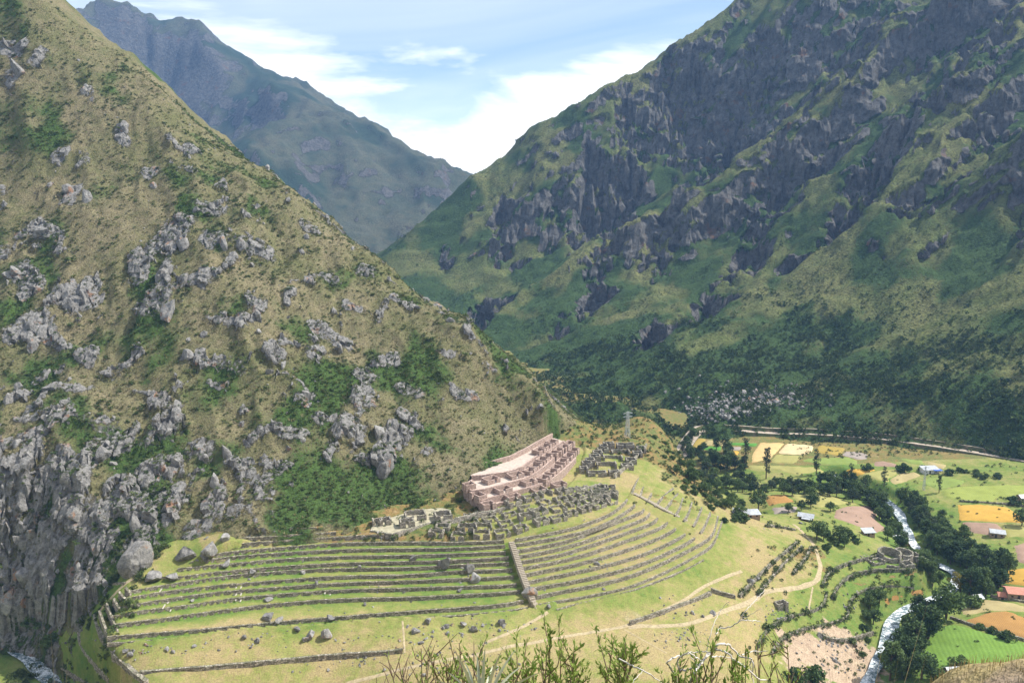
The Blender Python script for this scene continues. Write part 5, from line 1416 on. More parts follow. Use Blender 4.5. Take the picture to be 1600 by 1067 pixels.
def crown_pts(r_, n_clump, per, rx, rz, cz, clump, shape='round'):
    P = []
    for i in range(n_clump):
        for _ in range(60):
            q = r_.uniform(-1, 1, 3)
            d = np.linalg.norm(q)
            if d < 1 and d > .45: break
        if shape == 'euc':
            h = r_.uniform(-1, 1); rr = (0.35 + 0.65 * math.sqrt(max(0, 1 - ((h + .15) / 1.15) ** 2))) * r_.uniform(.15, 1); t = r_.uniform(0, 6.28); q = np.array([rr * math.cos(t), rr * math.sin(t), h])
        c = q * np.array([rx, rx, rz]) + np.array([0, 0, cz])
        g = r_.normal(size=(per, 3)); g /= np.linalg.norm(g, axis=1)[:, None]; g *= (r_.uniform(.5, 1, (per, 1)) ** .5) * clump * r_.uniform(.7, 1.25)
        g[:, 2] *= .75
        P.append(c + g)
    return np.concatenate(P)
def make_tree_meshes(seed, kind):
    r_ = np.random.default_rng(seed)
    if kind == 'round':
        H = 7.5; P = crown_pts(r_, 34, 46, 3.3, 2.5, 4.7, 1.15); V, F = leaf_quads(P, .30, r_)
        tr = [[(0,0,-.6),(.1,.05,1.2),(0,.1,2.6),(.1,0,4.6)]]; rad = [[.32,.27,.22,.08]]
        for i in range(6):
            t = i * 1.05 + r_.uniform(0, .5); tr.append([(0,.05,1.8 + .25 * i), (math.cos(t)*1.2, math.sin(t)*1.2, 3.2 + .2 * i), (math.cos(t)*2.3, math.sin(t)*2.3, 4.4 + .2 * i)]); rad.append([.15,.10,.04])
    elif kind == 'tall':
        H = 11; P = crown_pts(r_, 42, 44, 3.0, 4.3, 6.3, 1.15); V, F = leaf_quads(P, .32, r_)
        tr = [[(0,0,-.6),(.1,0,2.5),(0,.15,5.5),(.1,.1,9.6)]]; rad = [[.36,.3,.22,.06]]
        for i in range(8):
            t = i * 2.4 + r_.uniform(0, .5); z = 2.2 + .8 * i; tr.append([(0,.05,z), (math.cos(t)*1.1, math.sin(t)*1.1, z + .9), (math.cos(t)*2.0, math.sin(t)*2.0, z + 1.5)]); rad.append([.13,.08,.03])
    elif kind == 'euc':
        H = 17; P = crown_pts(r_, 40, 40, 2.6, 6.2, 10.4, 1.05, 'euc'); V, F = leaf_quads(P, .34, r_, aspect=.45)
        tr = [[(0,0,-.6),(.2,0,4),(0,.2,9),(.2,.1,16)]]; rad = [[.38,.3,.2,.05]]
        for i in range(9):
            t = i * 2.4; z = 4.5 + 1.15 * i; tr.append([(.1,.1,z), (math.cos(t)*1.0, math.sin(t)*1.0, z + 1.3), (math.cos(t)*1.7, math.sin(t)*1.7, z + 2.3)]); rad.append([.11,.07,.03])
    elif kind == 'bush':
        P = crown_pts(r_, 22, 40, 2.0, 1.2, 1.15, .8); V, F = leaf_quads(P, .26, r_)
        tr = []; rad = []
        for i in range(5):
            t = i * 1.26; tr.append([(0,0,-.4), (math.cos(t)*.5, math.sin(t)*.5, .7), (math.cos(t)*1.2, math.sin(t)*1.2, 1.5)]); rad.append([.08,.06,.02])
    return mesh_np('crown', V, F, smooth=False), tubes('trunk', tr, rad, 6, True)
TM = {}
for i, (kd, nv) in enumerate([('round', 3), ('tall', 3), ('euc', 2), ('bush', 2)]):
    TM[kd] = [make_tree_meshes(40 + i * 10 + j, kd) for j in range(nv)]
CROWN_COPIES = {}
def tree(p, kind, scale, label, mat, group=None, name='tree', cat='tree', sz=None):
    c, t = TM[kind][random.randrange(len(TM[kind]))]
    root = empty(name, (float(p[0]), float(p[1]), float(p[2])), random.uniform(0, 6.28), label=label, category=cat)
    if group: root['group'] = group
    root.scale = (scale, scale, sz or scale * random.uniform(.9, 1.15))
    key = (c.name, mat.name)
    if key not in CROWN_COPIES:
        m = c.copy(); m.name = 'crown'; m.materials.clear(); m.materials.append(mat); CROWN_COPIES[key] = m
    if not t.materials: t.materials.append(M_BARK)
    add('trunk', t, None, root); add('crown', CROWN_COPIES[key], None, root)
    return root
# trees that stand alone
for u, v, kd, sc, mt, lb in [
 (1163,733,'euc',1.05,M_LEAF_EUC,'westernmost tall eucalyptus rising in front of the peach fields'), (1197,748,'euc',1.0,M_LEAF_EUC,'broad dense eucalyptus, second from the west before the peach fields'), (1275,742,'euc',.92,M_LEAF_EUC,'slim lone eucalyptus with bare lower trunk by the olive field'),
 (1329,745,'euc',.55,M_LEAF_EUC,'thin feathery eucalyptus beside the orange strip'), (1381,760,'euc',.66,M_LEAF_EUC,'dark two-topped eucalyptus at the edge of the tan field'), (1467,770,'euc',.62,M_LEAF_DARK,'small pointed dark tree at the edge of the yellow green meadow'),
 (1185,797,'round',1.25,M_LEAF_DARK,'broad dark round tree behind the long grey shed'), (1158,813,'bush',1.5,M_LEAF_DARK,'dark bush right in front of the white roofed cottage'), (1232,800,'round',.62,M_LEAF_DARK,'small round tree on the grey green plot'), (1252,797,'round',.62,M_LEAF_DARK,'left one of the two joined trees above the tin roofed cottage'), (1267,793,'round',.85,M_LEAF_DARK,'larger of the two joined trees above the tin roofed cottage'), (1297,799,'round',.72,M_LEAF_DARK,'round tree at the corner of the ploughed brown field'),
 (1276,843,'round',1.15,M_LEAF_DARK,'big dark round tree at the west end of the hedge below the ploughed field'), (1312,845,'round',1.0,M_LEAF_DARK,'dark tree in the middle of the hedge below the ploughed field'), (1500,925,'round',1.2,M_LEAF_YEL,'round yellowing tree among dark river trees'), (1520,948,'bush',1.9,M_LEAF_MID,'round bush beside the pale little hut'),
 (1477,968,'round',1.75,M_LEAF_MID,'wide spreading green tree at the corner of the bright meadow'), (1355,735,'bush',1.6,M_LEAF_DARK,'dark bush between lilac plot and orange field'), (1411,737,'bush',1.9,M_LEAF_DARK,'large dark bush west of the white house'), (1442,735,'bush',1.3,M_LEAF_DARK,'small bush hugging the white house'), (1483,742,'bush',1.3,M_LEAF_DARK,'dark bush just east of the white house'),
 (1500,1043,'bush',1.6,M_LEAF_MID,'grey green bush behind the tin roofed hut'), (1463,1058,'bush',1.4,M_LEAF_MID,'round bush below the bright meadow'), (1585,788,'bush',1.7,M_LEAF_DARK,'dark bush beside the end of the boundary wall'), (1572,999,'bush',1.3,M_LEAF_MID,'largest shrub on the dark field wall'), (1550,989,'bush',.9,M_LEAF_MID,'small shrub on the dark field wall'), (1530,982,'bush',.8,M_LEAF_MID,'second small shrub on the dark field wall'),
 (1596,822,'round',1.1,M_LEAF_DARK,'dark tree cut by the picture edge near the olive plot'), (215,880,'bush',1.4,M_LEAF_DARK,'dark bush beside the big overhanging boulder'), (190,885,'bush',1.2,M_LEAF_MID,'green bush under the cliff by the terrace path'), (85,1008,'bush',1.7,M_LEAF_DARK,'dark bush leaning over the stream wall'), (60,975,'bush',2.2,M_LEAF_DARK,'wide dark bush on the ledge over the stream'), (1290,858,'bush',.8,M_LEAF_MID,'small bush beside the footpath bend'),
 (920,657,'bush',2.2,M_LEAF_MID,'wide round bush on the brow behind the clay quarter'), (1240,1064,'bush',1.6,M_LEAF_DARK,'dark bush at the bottom of the earth slip'), (1270,1062,'bush',1.8,M_LEAF_DARK,'second dark bush at the bottom of the earth slip')]:
    p = ghit(u, v)
    if p is not None: tree(p, kd, sc, lb, mt, name='eucalyptus_tree' if kd == 'euc' else 'shrub' if kd == 'bush' else 'round_tree', cat='shrub' if kd == 'bush' else 'tree')
def belt(pts, n, spread, kinds, smin, smax, label, group, mats, seed, name='riverside_tree'):
    rr = np.random.default_rng(seed); a = resample(np.asarray(pts, float), 1.0)
    placed = []
    for i in range(n * 4):
        if len(placed) >= n: break
        q = a[rr.integers(len(a))] + rr.normal(size=2) * np.array(spread)
        p = ghit(q[0], q[1])
        if p is None or p[1] > 560: continue
        if seg_dist(np.array([p[0]]), np.array([p[1]]), RIVER)[0][0] < 5.5: continue
        if any((p[0] - o[0]) ** 2 + (p[1] - o[1]) ** 2 < 6 for o in placed): continue
        placed.append(p)
        tree(p, kinds[rr.integers(len(kinds))], rr.uniform(smin, smax), label, mats[rr.integers(len(mats))], group, name)
belt([(1085,742),(1160,763),(1240,769),(1320,777),(1390,793),(1440,815),(1470,842),(1500,866),(1540,888),(1556,900)], 96, (9, 6), ['round', 'tall', 'round'], .6, .92, 'dark tree in the dense belt of wood along the river', 'trees of the dense river belt', [M_LEAF_DARK, M_LEAF_MID, M_LEAF_EUC], 1)
belt([(1362,800),(1385,818),(1400,838),(1418,862),(1440,880),(1462,905),(1458,925),(1470,945)], 30, (5, 5), ['round', 'bush'], .6, .95, 'smaller tree on the near bank between river and farmland', 'trees of the near river bank', [M_LEAF_MID, M_LEAF_DARK], 2)
belt([(1395,790),(1430,815),(1452,845),(1475,872),(1510,892)], 44, (12, 7), ['round', 'tall'], .6, .95, 'dark tree in the broad wood east of the river bend', 'trees of the broad wood east of the river bend', [M_LEAF_DARK, M_LEAF_MID], 14)
belt([(1384,806),(1400,830),(1414,852)], 14, (4, 4), ['round', 'tall'], .5, .75, 'small tree hiding the river east of the ploughed brown field', 'small trees hiding the upper river', [M_LEAF_DARK, M_LEAF_MID], 15)
belt([(1280,752),(1330,768),(1380,788),(1402,806)], 22, (7, 3), ['round', 'tall'], .6, .95, 'dark tree on the near bank above the ploughed brown field', 'trees of the near bank above the ploughed field', [M_LEAF_DARK, M_LEAF_MID], 12)
belt([(1428,868),(1450,890),(1480,912),(1462,932),(1440,940)], 20, (4, 3), ['round', 'bush'], .5, .8, 'small tree between the round ruin and the river', 'small trees between round ruin and river', [M_LEAF_DARK, M_LEAF_MID], 13)
belt([(1480,880),(1520,895),(1550,905),(1540,920),(1490,915)], 26, (12, 7), ['tall', 'round'], .8, 1.2, 'dark tree in the thick clump below the brown plot', 'trees of the thick clump at the river bend', [M_LEAF_DARK], 3)
belt([(1428,978),(1422,1000),(1412,1030),(1405,1062),(1440,975)], 20, (12, 8), ['tall', 'round'], .8, 1.25, 'tall dark tree on the far bank of the white rapids', 'trees beside the lower rapids', [M_LEAF_DARK], 4)
belt([(1372,945),(1352,962),(1362,990),(1365,1010),(1340,1050),(1330,1062)], 14, (5, 6), ['round', 'bush'], .5, .85, 'small tree on the near bank of the white rapids', 'small trees beside the lower rapids', [M_LEAF_DARK, M_LEAF_MID], 5)
belt([(1050,700),(1075,730),(1100,755),(1125,780),(1140,795),(1085,745)], 70, (13, 10), ['bush', 'bush', 'round'], .5, .85, 'tree in the wood on the steep slope east of the terraces', 'trees on the steep eastern slope', [M_LEAF_MID, M_LEAF_MID, M_LEAF_DARK], 6, 'slope_tree')
belt([(1075,700),(1110,715),(1150,735),(1085,720)], 26, (10, 8), ['tall', 'round'], .7, 1.05, 'tree in the dark grove below the eastern slope', 'trees of the grove below the slope', [M_LEAF_DARK], 7, 'grove_tree')
belt([(1285,846),(1320,850),(1345,852),(1300,842),(1330,838)], 12, (8, 3), ['bush', 'round'], .6, .9, 'bushy tree in the hedge below the ploughed brown field', 'trees of the hedge below the ploughed field', [M_LEAF_DARK, M_LEAF_MID], 8, 'hedge_tree')
belt([(1496,735),(1520,742),(1545,748),(1560,742)], 10, (6, 2), ['bush'], .7, 1.0, 'bush in the row between two far meadows', 'bushes between the far meadows', [M_LEAF_DARK], 9, 'hedge_shrub')

# ------------------------------------------------------------------ scattered stuff (geometry nodes)
def scatter(name, pts, scale, rot, templates, label, cat=None):
    me = bpy.data.meshes.new(name); me.vertices.add(len(pts)); me.vertices.foreach_set('co', np.ascontiguousarray(pts, np.float32).ravel())
    a = me.attributes.new('scl', 'FLOAT_VECTOR', 'POINT'); a.data.foreach_set('vector', np.ascontiguousarray(scale, np.float32).ravel())
    a = me.attributes.new('rot', 'FLOAT_VECTOR', 'POINT'); a.data.foreach_set('vector', np.ascontiguousarray(rot, np.float32).ravel())
    a = me.attributes.new('idx', 'INT', 'POINT'); a.data.foreach_set('value', np.random.default_rng(1).integers(0, len(templates), len(pts)).astype(np.int32))
    col = bpy.data.collections.new(name + '_kinds')
    for i, (m, mt) in enumerate(templates):
        t = bpy.data.objects.new(f'{name}_kind', m); col.objects.link(t)
        if not m.materials: m.materials.append(mt)
    o = add(name, me, None, kind='stuff', label=label)
    if cat: o['category'] = cat
    g = bpy.data.node_groups.new(name + '_scatter', 'GeometryNodeTree')
    g.interface.new_socket('Geometry', in_out='INPUT', socket_type='NodeSocketGeometry'); g.interface.new_socket('Geometry', in_out='OUTPUT', socket_type='NodeSocketGeometry')
    gi = g.nodes.new('NodeGroupInput'); go = g.nodes.new('NodeGroupOutput')
    ip = g.nodes.new('GeometryNodeInstanceOnPoints'); ci = g.nodes.new('GeometryNodeCollectionInfo')
    ci.inputs['Collection'].default_value = col; ci.inputs['Separate Children'].default_value = True; ci.inputs['Reset Children'].default_value = True
    def na(nm, ty):
        n = g.nodes.new('GeometryNodeInputNamedAttribute'); n.data_type = ty; n.inputs['Name'].default_value = nm; return n.outputs['Attribute']
    g.links.new(gi.outputs[0], ip.inputs['Points']); g.links.new(ci.outputs[0], ip.inputs['Instance'])
    ip.inputs['Pick Instance'].default_value = True
    g.links.new(na('idx', 'INT'), ip.inputs['Instance Index'])
    e2r = g.nodes.new('FunctionNodeEulerToRotation'); g.links.new(na('rot', 'FLOAT_VECTOR'), e2r.inputs[0]); g.links.new(e2r.outputs[0], ip.inputs['Rotation'])
    g.links.new(na('scl', 'FLOAT_VECTOR'), ip.inputs['Scale'])
    g.links.new(ip.outputs[0], go.inputs[0])
    md = o.modifiers.new('scatter', 'NODES'); md.node_group = g
    return o
def shrub_mesh(seed, n=70, rx=.75, rz=.5, s=.17):
    r_ = np.random.default_rng(seed); P = crown_pts(r_, 9, n // 9, rx, rz, rz * .8, .32); V, F = leaf_quads(P, s, r_); return mesh_np('shrub_kind', V, F, smooth=False)
def tuft_mesh(seed):
    r_ = np.random.default_rng(seed); V = []; F = []
    for i in range(16):
        t = r_.uniform(0, 6.28); l = r_.uniform(.4, .9); b = r_.uniform(.05, .25); w = .06
        d = np.array([math.cos(t), math.sin(t), 0]); sd = np.array([-d[1], d[0], 0]) * w
        o = len(V); V += [d * b - sd, d * b + sd, d * (b + l * .55) + np.array([0, 0, l * .9])]; F.append((o, o + 1, o + 2))
    return mesh_np('tuft_kind', np.array(V), np.array(F), smooth=False)
def in_view(x, y, z, m=40):
    cz = y * CP - (z - CAM_Z) * SP; cy = y * SP + (z - CAM_Z) * CP
    u = 800 + F_PX * x / cz; v = 533.5 - F_PX * cy / cz
    return (u > -m) & (u < 1600 + m) & (v > -m) & (v < 1067 + m)
rs = np.random.default_rng(77)
def rnd_rot(n, tilt=.15): return np.stack([rs.normal(size=n) * tilt, rs.normal(size=n) * tilt, rs.uniform(0, 6.28, n)], -1)
# shrubs and tussocks on the hillside
def hill_scatter(n, dens):
    x = rs.uniform(-330, 70, n); y = rs.uniform(228, 500, n); z = hill_at(x, y)
    k = in_view(x, y, z) & (z > ground_at(x, y) - .2)
    x, y, z = x[k], y[k], z[k]
    k = rs.uniform(size=len(x)) < dens(x, y, z); return np.stack([x[k], y[k], z[k]], -1)
gd = lambda x, y, z: np.clip(0.10 + 1.5 * np.maximum(0, fbm(x / 30, y / 30, 3, seed=61) + .05) + 0.8 * np.maximum(0, fbm(x / 9, y / 9, 3, seed=62) - .1) + .12 * sstep(110, 60, z) * sstep(0, -60, x), 0, 1)
P = hill_scatter(60000, gd); n = len(P); sc = rs.lognormal(-.12, .38, n)[:, None] * np.array([[1, 1, .7]]) * .9
SHR = [(shrub_mesh(300 + i), M_SHRUB) for i in range(4)]
scatter('hillside_shrubs', P, sc, rnd_rot(n), SHR, 'low green shrubs covering the rocky hillside')
P = hill_scatter(36000, lambda x, y, z: np.full(x.shape, .55)); n = len(P)
scatter('hillside_tussocks', P, rs.lognormal(0, .3, n)[:, None] * np.ones((1, 3)), rnd_rot(n), [(tuft_mesh(350 + i), M_TUFT) for i in range(3)], 'dry grass tussocks all over the hillside')
def grd_scatter(n, box, dens):
    x = rs.uniform(box[0], box[1], n); y = rs.uniform(box[2], box[3], n); z = ground_at(x, y)
    k = in_view(x, y, z) & (rs.uniform(size=n) < dens(x, y, z)); return np.stack([x[k], y[k], z[k]], -1)
# forest on the mountain foot, shrubs higher up
def mtn_scatter(n, y0, y1, dens):
    y = y0 + (y1 - y0) * rs.uniform(size=n) ** 1.3; x = y * rs.uniform(-.30, .70, n); z = mtn_at(x, y)
    k = in_view(x, y, z) & (z > ground_at(x, np.minimum(y, 990)) - .3)
    x, y, z = x[k], y[k], z[k]; k = rs.uniform(size=len(x)) < dens(x, y, z); return np.stack([x[k], y[k], z[k]], -1)
FORM = [(shrub_mesh(320 + i, 110, 2.2, 1.7, .55), M_SHRUB_FAR) for i in range(4)]
P = mtn_scatter(42000, 405, 760, lambda x, y, z: np.clip(sstep(72, 14, z + 34 * fbm(x / 60, y / 60, 3, seed=171)) * (.55 + .9 * fbm(x / 40, y / 40, 3, seed=172)) * np.where(x < 130, .75, 1), 0.0, 1)); n = len(P)
P = np.concatenate([P, grd_scatter(5200, (-80, 112, 452, 720), lambda x, y, z: np.where(z < 14, .85, 0.0) * (mtn_at(x, y) < z + .5))]); n = len(P)
scatter('mountain_foot_forest', P, rs.lognormal(-.42, .36, n)[:, None] * np.array([[.95, .95, 1.0]]), rnd_rot(n), FORM, 'dark forest and scrub along the foot of the mountain')
P = mtn_scatter(60000, 480, 1200, lambda x, y, z: np.clip(.16 + 1.1 * np.maximum(0, fbm(x / 70, y / 70, 3, seed=181)), 0, 1)); n = len(P)
scatter('mountain_scrub', P, rs.lognormal(-1.2, .45, n)[:, None] * np.ones((1, 3)), rnd_rot(n), FORM, 'scattered scrub on the upper mountain slopes')
# scrub on the plateau behind the ruins and along the brow
wildg = (gx_, gy_, wild)
P = np.concatenate([grd_scatter(9000, (-60, 130, 255, 470), lambda x, y, z: .55 * sstep(.35, .6, grid_lookup(wildg, x, y)) * (1 - poly_mask(x, y, RED_POLY))),
                    grd_scatter(5000, (-170, -118, 205, 262), lambda x, y, z: .5 * sstep(.1, .4, fbm(x / 8, y / 8, 2, seed=5) + .2)), grd_scatter(9000, (60, 330, 200, 460), lambda x, y, z: .10 * sstep(25, 15, z) + .5 * sstep(14, 7, seg_dist(x, y, RIVER)[0])),
                    grd_scatter(2500, (180, 480, 480, 560), lambda x, y, z: np.full(x.shape, .6))])
for ln in GW[9:20]:
    q = ln[np.random.default_rng(5).integers(0, len(ln), int(len(ln) * .75))][:, :2]; q = q + rs.normal(size=q.shape) * .6; P = np.concatenate([P, np.concatenate([q, ground_at(q[:, 0], q[:, 1])[:, None] + .3], 1)])
k = seg_dist(P[:, 0], P[:, 1], RIVER)[0] > 4.0; P = P[k]; n = len(P)
scatter('brow_scrub', P, rs.lognormal(-.1, .35, n)[:, None] * np.ones((1, 3)), rnd_rot(n), [(shrub_mesh(330 + i), M_SHRUB) for i in range(3)], 'low mixed scrub on banks and brows')
# weeds on the terrace walls and rubble lines
# ------------------------------------------------------------------ boulders
def boulder_mesh(seed, sub=3):
    r_ = np.random.default_rng(seed); bm = bmesh.new(); bmesh.ops.create_icosphere(bm, subdivisions=sub, radius=1.0)
    V = np.array([v.co[:] for v in bm.verts])
    for i in range(9):
        nrm = r_.normal(size=3); nrm /= np.linalg.norm(nrm); d = r_.uniform(.30, .72)
        s = V @ nrm; m = s > d; V[m] -= nrm * (s[m] - d)[:, None] * .97
    V += 0.045 * np.stack([fbm(V[:, 0] * 2 + seed + j * 9, V[:, 1] * 2 + V[:, 2] * 1.7, 3, seed=seed % 50 + j) for j in range(3)], -1)
    for v, c in zip(bm.verts, V): v.co = c
    me = bpy.data.meshes.new('boulder'); bm.to_mesh(me); bm.free()
    me.polygons.foreach_set('use_smooth', np.full(len(me.polygons), False)); me.materials.append(M_BOULDER); return me
BM = [boulder_mesh(500 + i) for i in range(9)]; BMS = [boulder_mesh(540 + i, 2) for i in range(5)]
def boulder(p, s, label, group=None, rot=None, sink=.25, name='boulder'):
    o = add(name, BM[random.randrange(len(BM))], None, label=label, category='boulder')
    o.location = (float(p[0]), float(p[1]), float(p[2]) + s[2] * (1 - 2 * sink) * .75); o.scale = s
    o.rotation_euler = rot or (random.uniform(-.3, .3), random.uniform(-.3, .3), random.uniform(0, 6.28))
    if group: o['group'] = group
    return o
for u, v, w, h, lb in [
 (697,888,24,30,'tall pale boulder perched on a terrace wall, largest on the western terraces'), (733,892,18,16,'upper of two touching boulders on the western terraces'), (742,906,20,20,'lower of two touching boulders on the western terraces'), (826,936,26,30,'huge pale overhanging boulder at the foot of the long stairway'), (857,948,10,9,'small grey boulder beside the path below the long stairway'),
 (647,876,12,12,'lone rounded boulder on an upper western terrace'), (719,924,9,9,'small boulder below the two touching boulders'), (510,996,18,22,'large upright dark boulder below the lowest terrace wall'), (487,996,18,16,'leaning split boulder beside the upright dark one'), (477,1000,13,9,'flat boulder touching the leaning split one'), (463,985,13,11,'pale boulder just under the lowest terrace wall'),
 (419,966,22,15,'long flat dark boulder on the widest terrace'), (436,970,16,10,'flat pale slab next to the long dark boulder'), (515,967,18,10,'flat stack of stones on the second lowest wall'), (421,938,14,7,'flat grey slab on a narrow western terrace'), (383,996,9,8,'small dark boulder under the lowest wall'), (670,972,16,12,'rounded boulder under the lowest wall near the pale strip'),
 (742,986,12,13,'upright pointed boulder in the meadow'), (783,974,14,13,'pale boulder in the pile below the terraces'), (698,979,11,8,'small flat boulder in the meadow, between two rounded ones'), (723,977,12,9,'grey boulder left of the upright pointed one'), (394,894,11,9,'white stone on an upper western terrace'), (495,913,9,9,'white angular stone in the middle of the terraces'), (562,888,7,9,'small upright white stone by a terrace wall'),
 (212,888,50,66,'huge dark boulder bulging from the foot of the cliff above the western path'), (290,872,34,26,'broad overhanging rock at the cliff foot beside the upper terraces'), (328,864,28,24,'orange streaked rock at the eastern end of the cliff'), (240,905,26,20,'craggy outcrop boulder beside the western path'), (270,905,22,16,'lichen covered boulder behind the western path'), (222,888,20,22,'grey boulder at the head of the western path'), (300,940,10,7,'flat white stone near the western terrace ends'), (195,1018,12,8,'flat stone in the rubble at the western end of the meadow'), (205,1023,12,9,'darker stone in the rubble at the western end of the meadow'), (260,1016,10,7,'lone stone in the western meadow'),
 (1172,910,14,8,'long heap of dark stones at the upper field wall'), (1183,905,10,7,'end stone of the heap at the upper field wall'), (730,893,8,6,'small stone wedged by the touching boulders'), (318,873,18,14,'grey boulder at the end of the cliff above the terraces'), (349,845,20,18,'leaning orange-grey slab where the cliff meets the terraces'), (355,882,18,10,'flat pile of stones on the upper western terrace')]:
    p = ghit(u, v); s = p[1] / F_PX * 1.08
    boulder(p, (w * s / 2 * 1.1, w * s / 2 * random.uniform(.8, 1.1), h * s / 2 * 1.15), lb, sink=.16)
rr = np.random.default_rng(12); seen = 0
# rocks of the outcrops on the hillside
big = []
for (u, v, w, h, a) in OUT:
    for q in range(int(np.clip(w * h / 150, 2, 8))):
        uu = u + rr.normal() * w * .5; vv = v + rr.normal() * h * .5
        p = hit(lambda x, y: hill_at(x, y), uu, vv, 232, 500, 420)
        if p is None or not in_view(p[0], p[1], p[2], 0): continue
        s = p[1] / F_PX
        big.append((p, np.clip(rr.lognormal(1.8, .45), 3.5, 16) * s * (.65 + .35 * min(1.6, w / 30))))
big.sort(key=lambda t: -t[1]); big = big[::2][:170]
def zone_of(p):
    if p[2] < 62 and p[0] < -80: return 'grey rock jutting from the cliff over the gorge', 'rocks of the gorge cliff'
    if p[2] < 105: return 'grey boulder jutting from the lower half of the grassy hillside', 'boulders of the lower hillside'
    if p[2] < 150: return 'grey boulder on the middle of the grassy hillside', 'boulders of the middle hillside'
    return 'grey boulder high on the grassy hillside', 'boulders of the upper hillside'
for p, s in big:
    lb, gr_ = zone_of(p)
    boulder(p, (s * rr.uniform(.6, 1.1), s * rr.uniform(.6, 1.1), s * rr.uniform(1.1, 2.2)), lb, gr_, rot=(rr.uniform(-.5, .1), rr.uniform(-.35, .35), rr.uniform(0, 6.28)), sink=.46, name='rock')
# small stones
P = hill_scatter(2200, lambda x, y, z: np.clip(.10 + 1.3 * np.maximum(0, fbm(x / 14, y / 14, 4, seed=77) + .0) + .2 * sstep(120, 60, z), 0, 1)); n = len(P)
STN = [(m, M_BOULDER) for m in BMS]
scatter('hillside_stones', P, rs.lognormal(-.95, .5, n)[:, None] * rs.uniform(.7, 1.3, (n, 3)), rnd_rot(n, .5), STN, 'loose grey stones strewn over the hillside')
Q = []
for u, v, su, sv, m in [(203,1020,14,5,26),(270,1015,40,6,20),(420,1000,50,8,30),(500,1040,30,8,16),(560,1032,20,6,20),(700,985,40,8,46),(770,980,30,8,40),(650,1020,40,16,40),(560,1000,40,10,22),(740,1045,60,12,60),(1060,990,30,8,36),(1080,955,30,10,30),(1225,952,16,6,30),(1170,960,30,10,20),(500,900,160,24,50),(600,930,160,20,50),(950,880,60,20,30),(1230,960,20,6,26),(1300,1010,30,16,70),(1320,1040,30,14,60),(700,830,60,8,20),(840,810,60,10,30),(560,835,40,6,30),(1340,930,20,6,16),(1250,820,40,6,26),(120,985,30,20,40),(1060,1000,20,8,20),(1330,940,10,6,14),(90,1060,20,6,50)]:
    for i in range(m):
        p = ghit(u + rr.normal() * su, v + rr.normal() * sv)
        if p is not None: Q.append(p)
Q = np.array(Q); n = len(Q)
scatter('meadow_stones', Q, rs.lognormal(-1.15, .5, n)[:, None] * rs.uniform(.7, 1.3, (n, 3)), rnd_rot(n, .4), STN, 'loose pale stones lying about the terraces and meadow')
# scree on the mountain foot
Q = []
for u, v, su, sv, m in [(1130,640,26,10,260),(1190,625,34,8,260),(1100,645,14,6,90),(1230,620,14,5,70),(1150,610,60,14,60)]:
    for i in range(m):
        uu = u + rr.normal() * su; vv = v + rr.normal() * sv
        rx, ry, rz = ray(uu, vv); ys = np.linspace(460, 800, 200); zz = mtn_at(rx / ry * ys, ys); b = np.nonzero(CAM_Z + rz / ry * ys < zz)[0]
        if len(b): y = ys[b[0]]; Q.append((rx / ry * y, y, zz[b[0]]))
Q = np.array(Q); n = len(Q)
scatter('scree', Q, rs.lognormal(.15, .4, n)[:, None] * rs.uniform(.7, 1.3, (n, 3)), rnd_rot(n, .4), STN, 'pale boulder scree at the foot of the mountain')
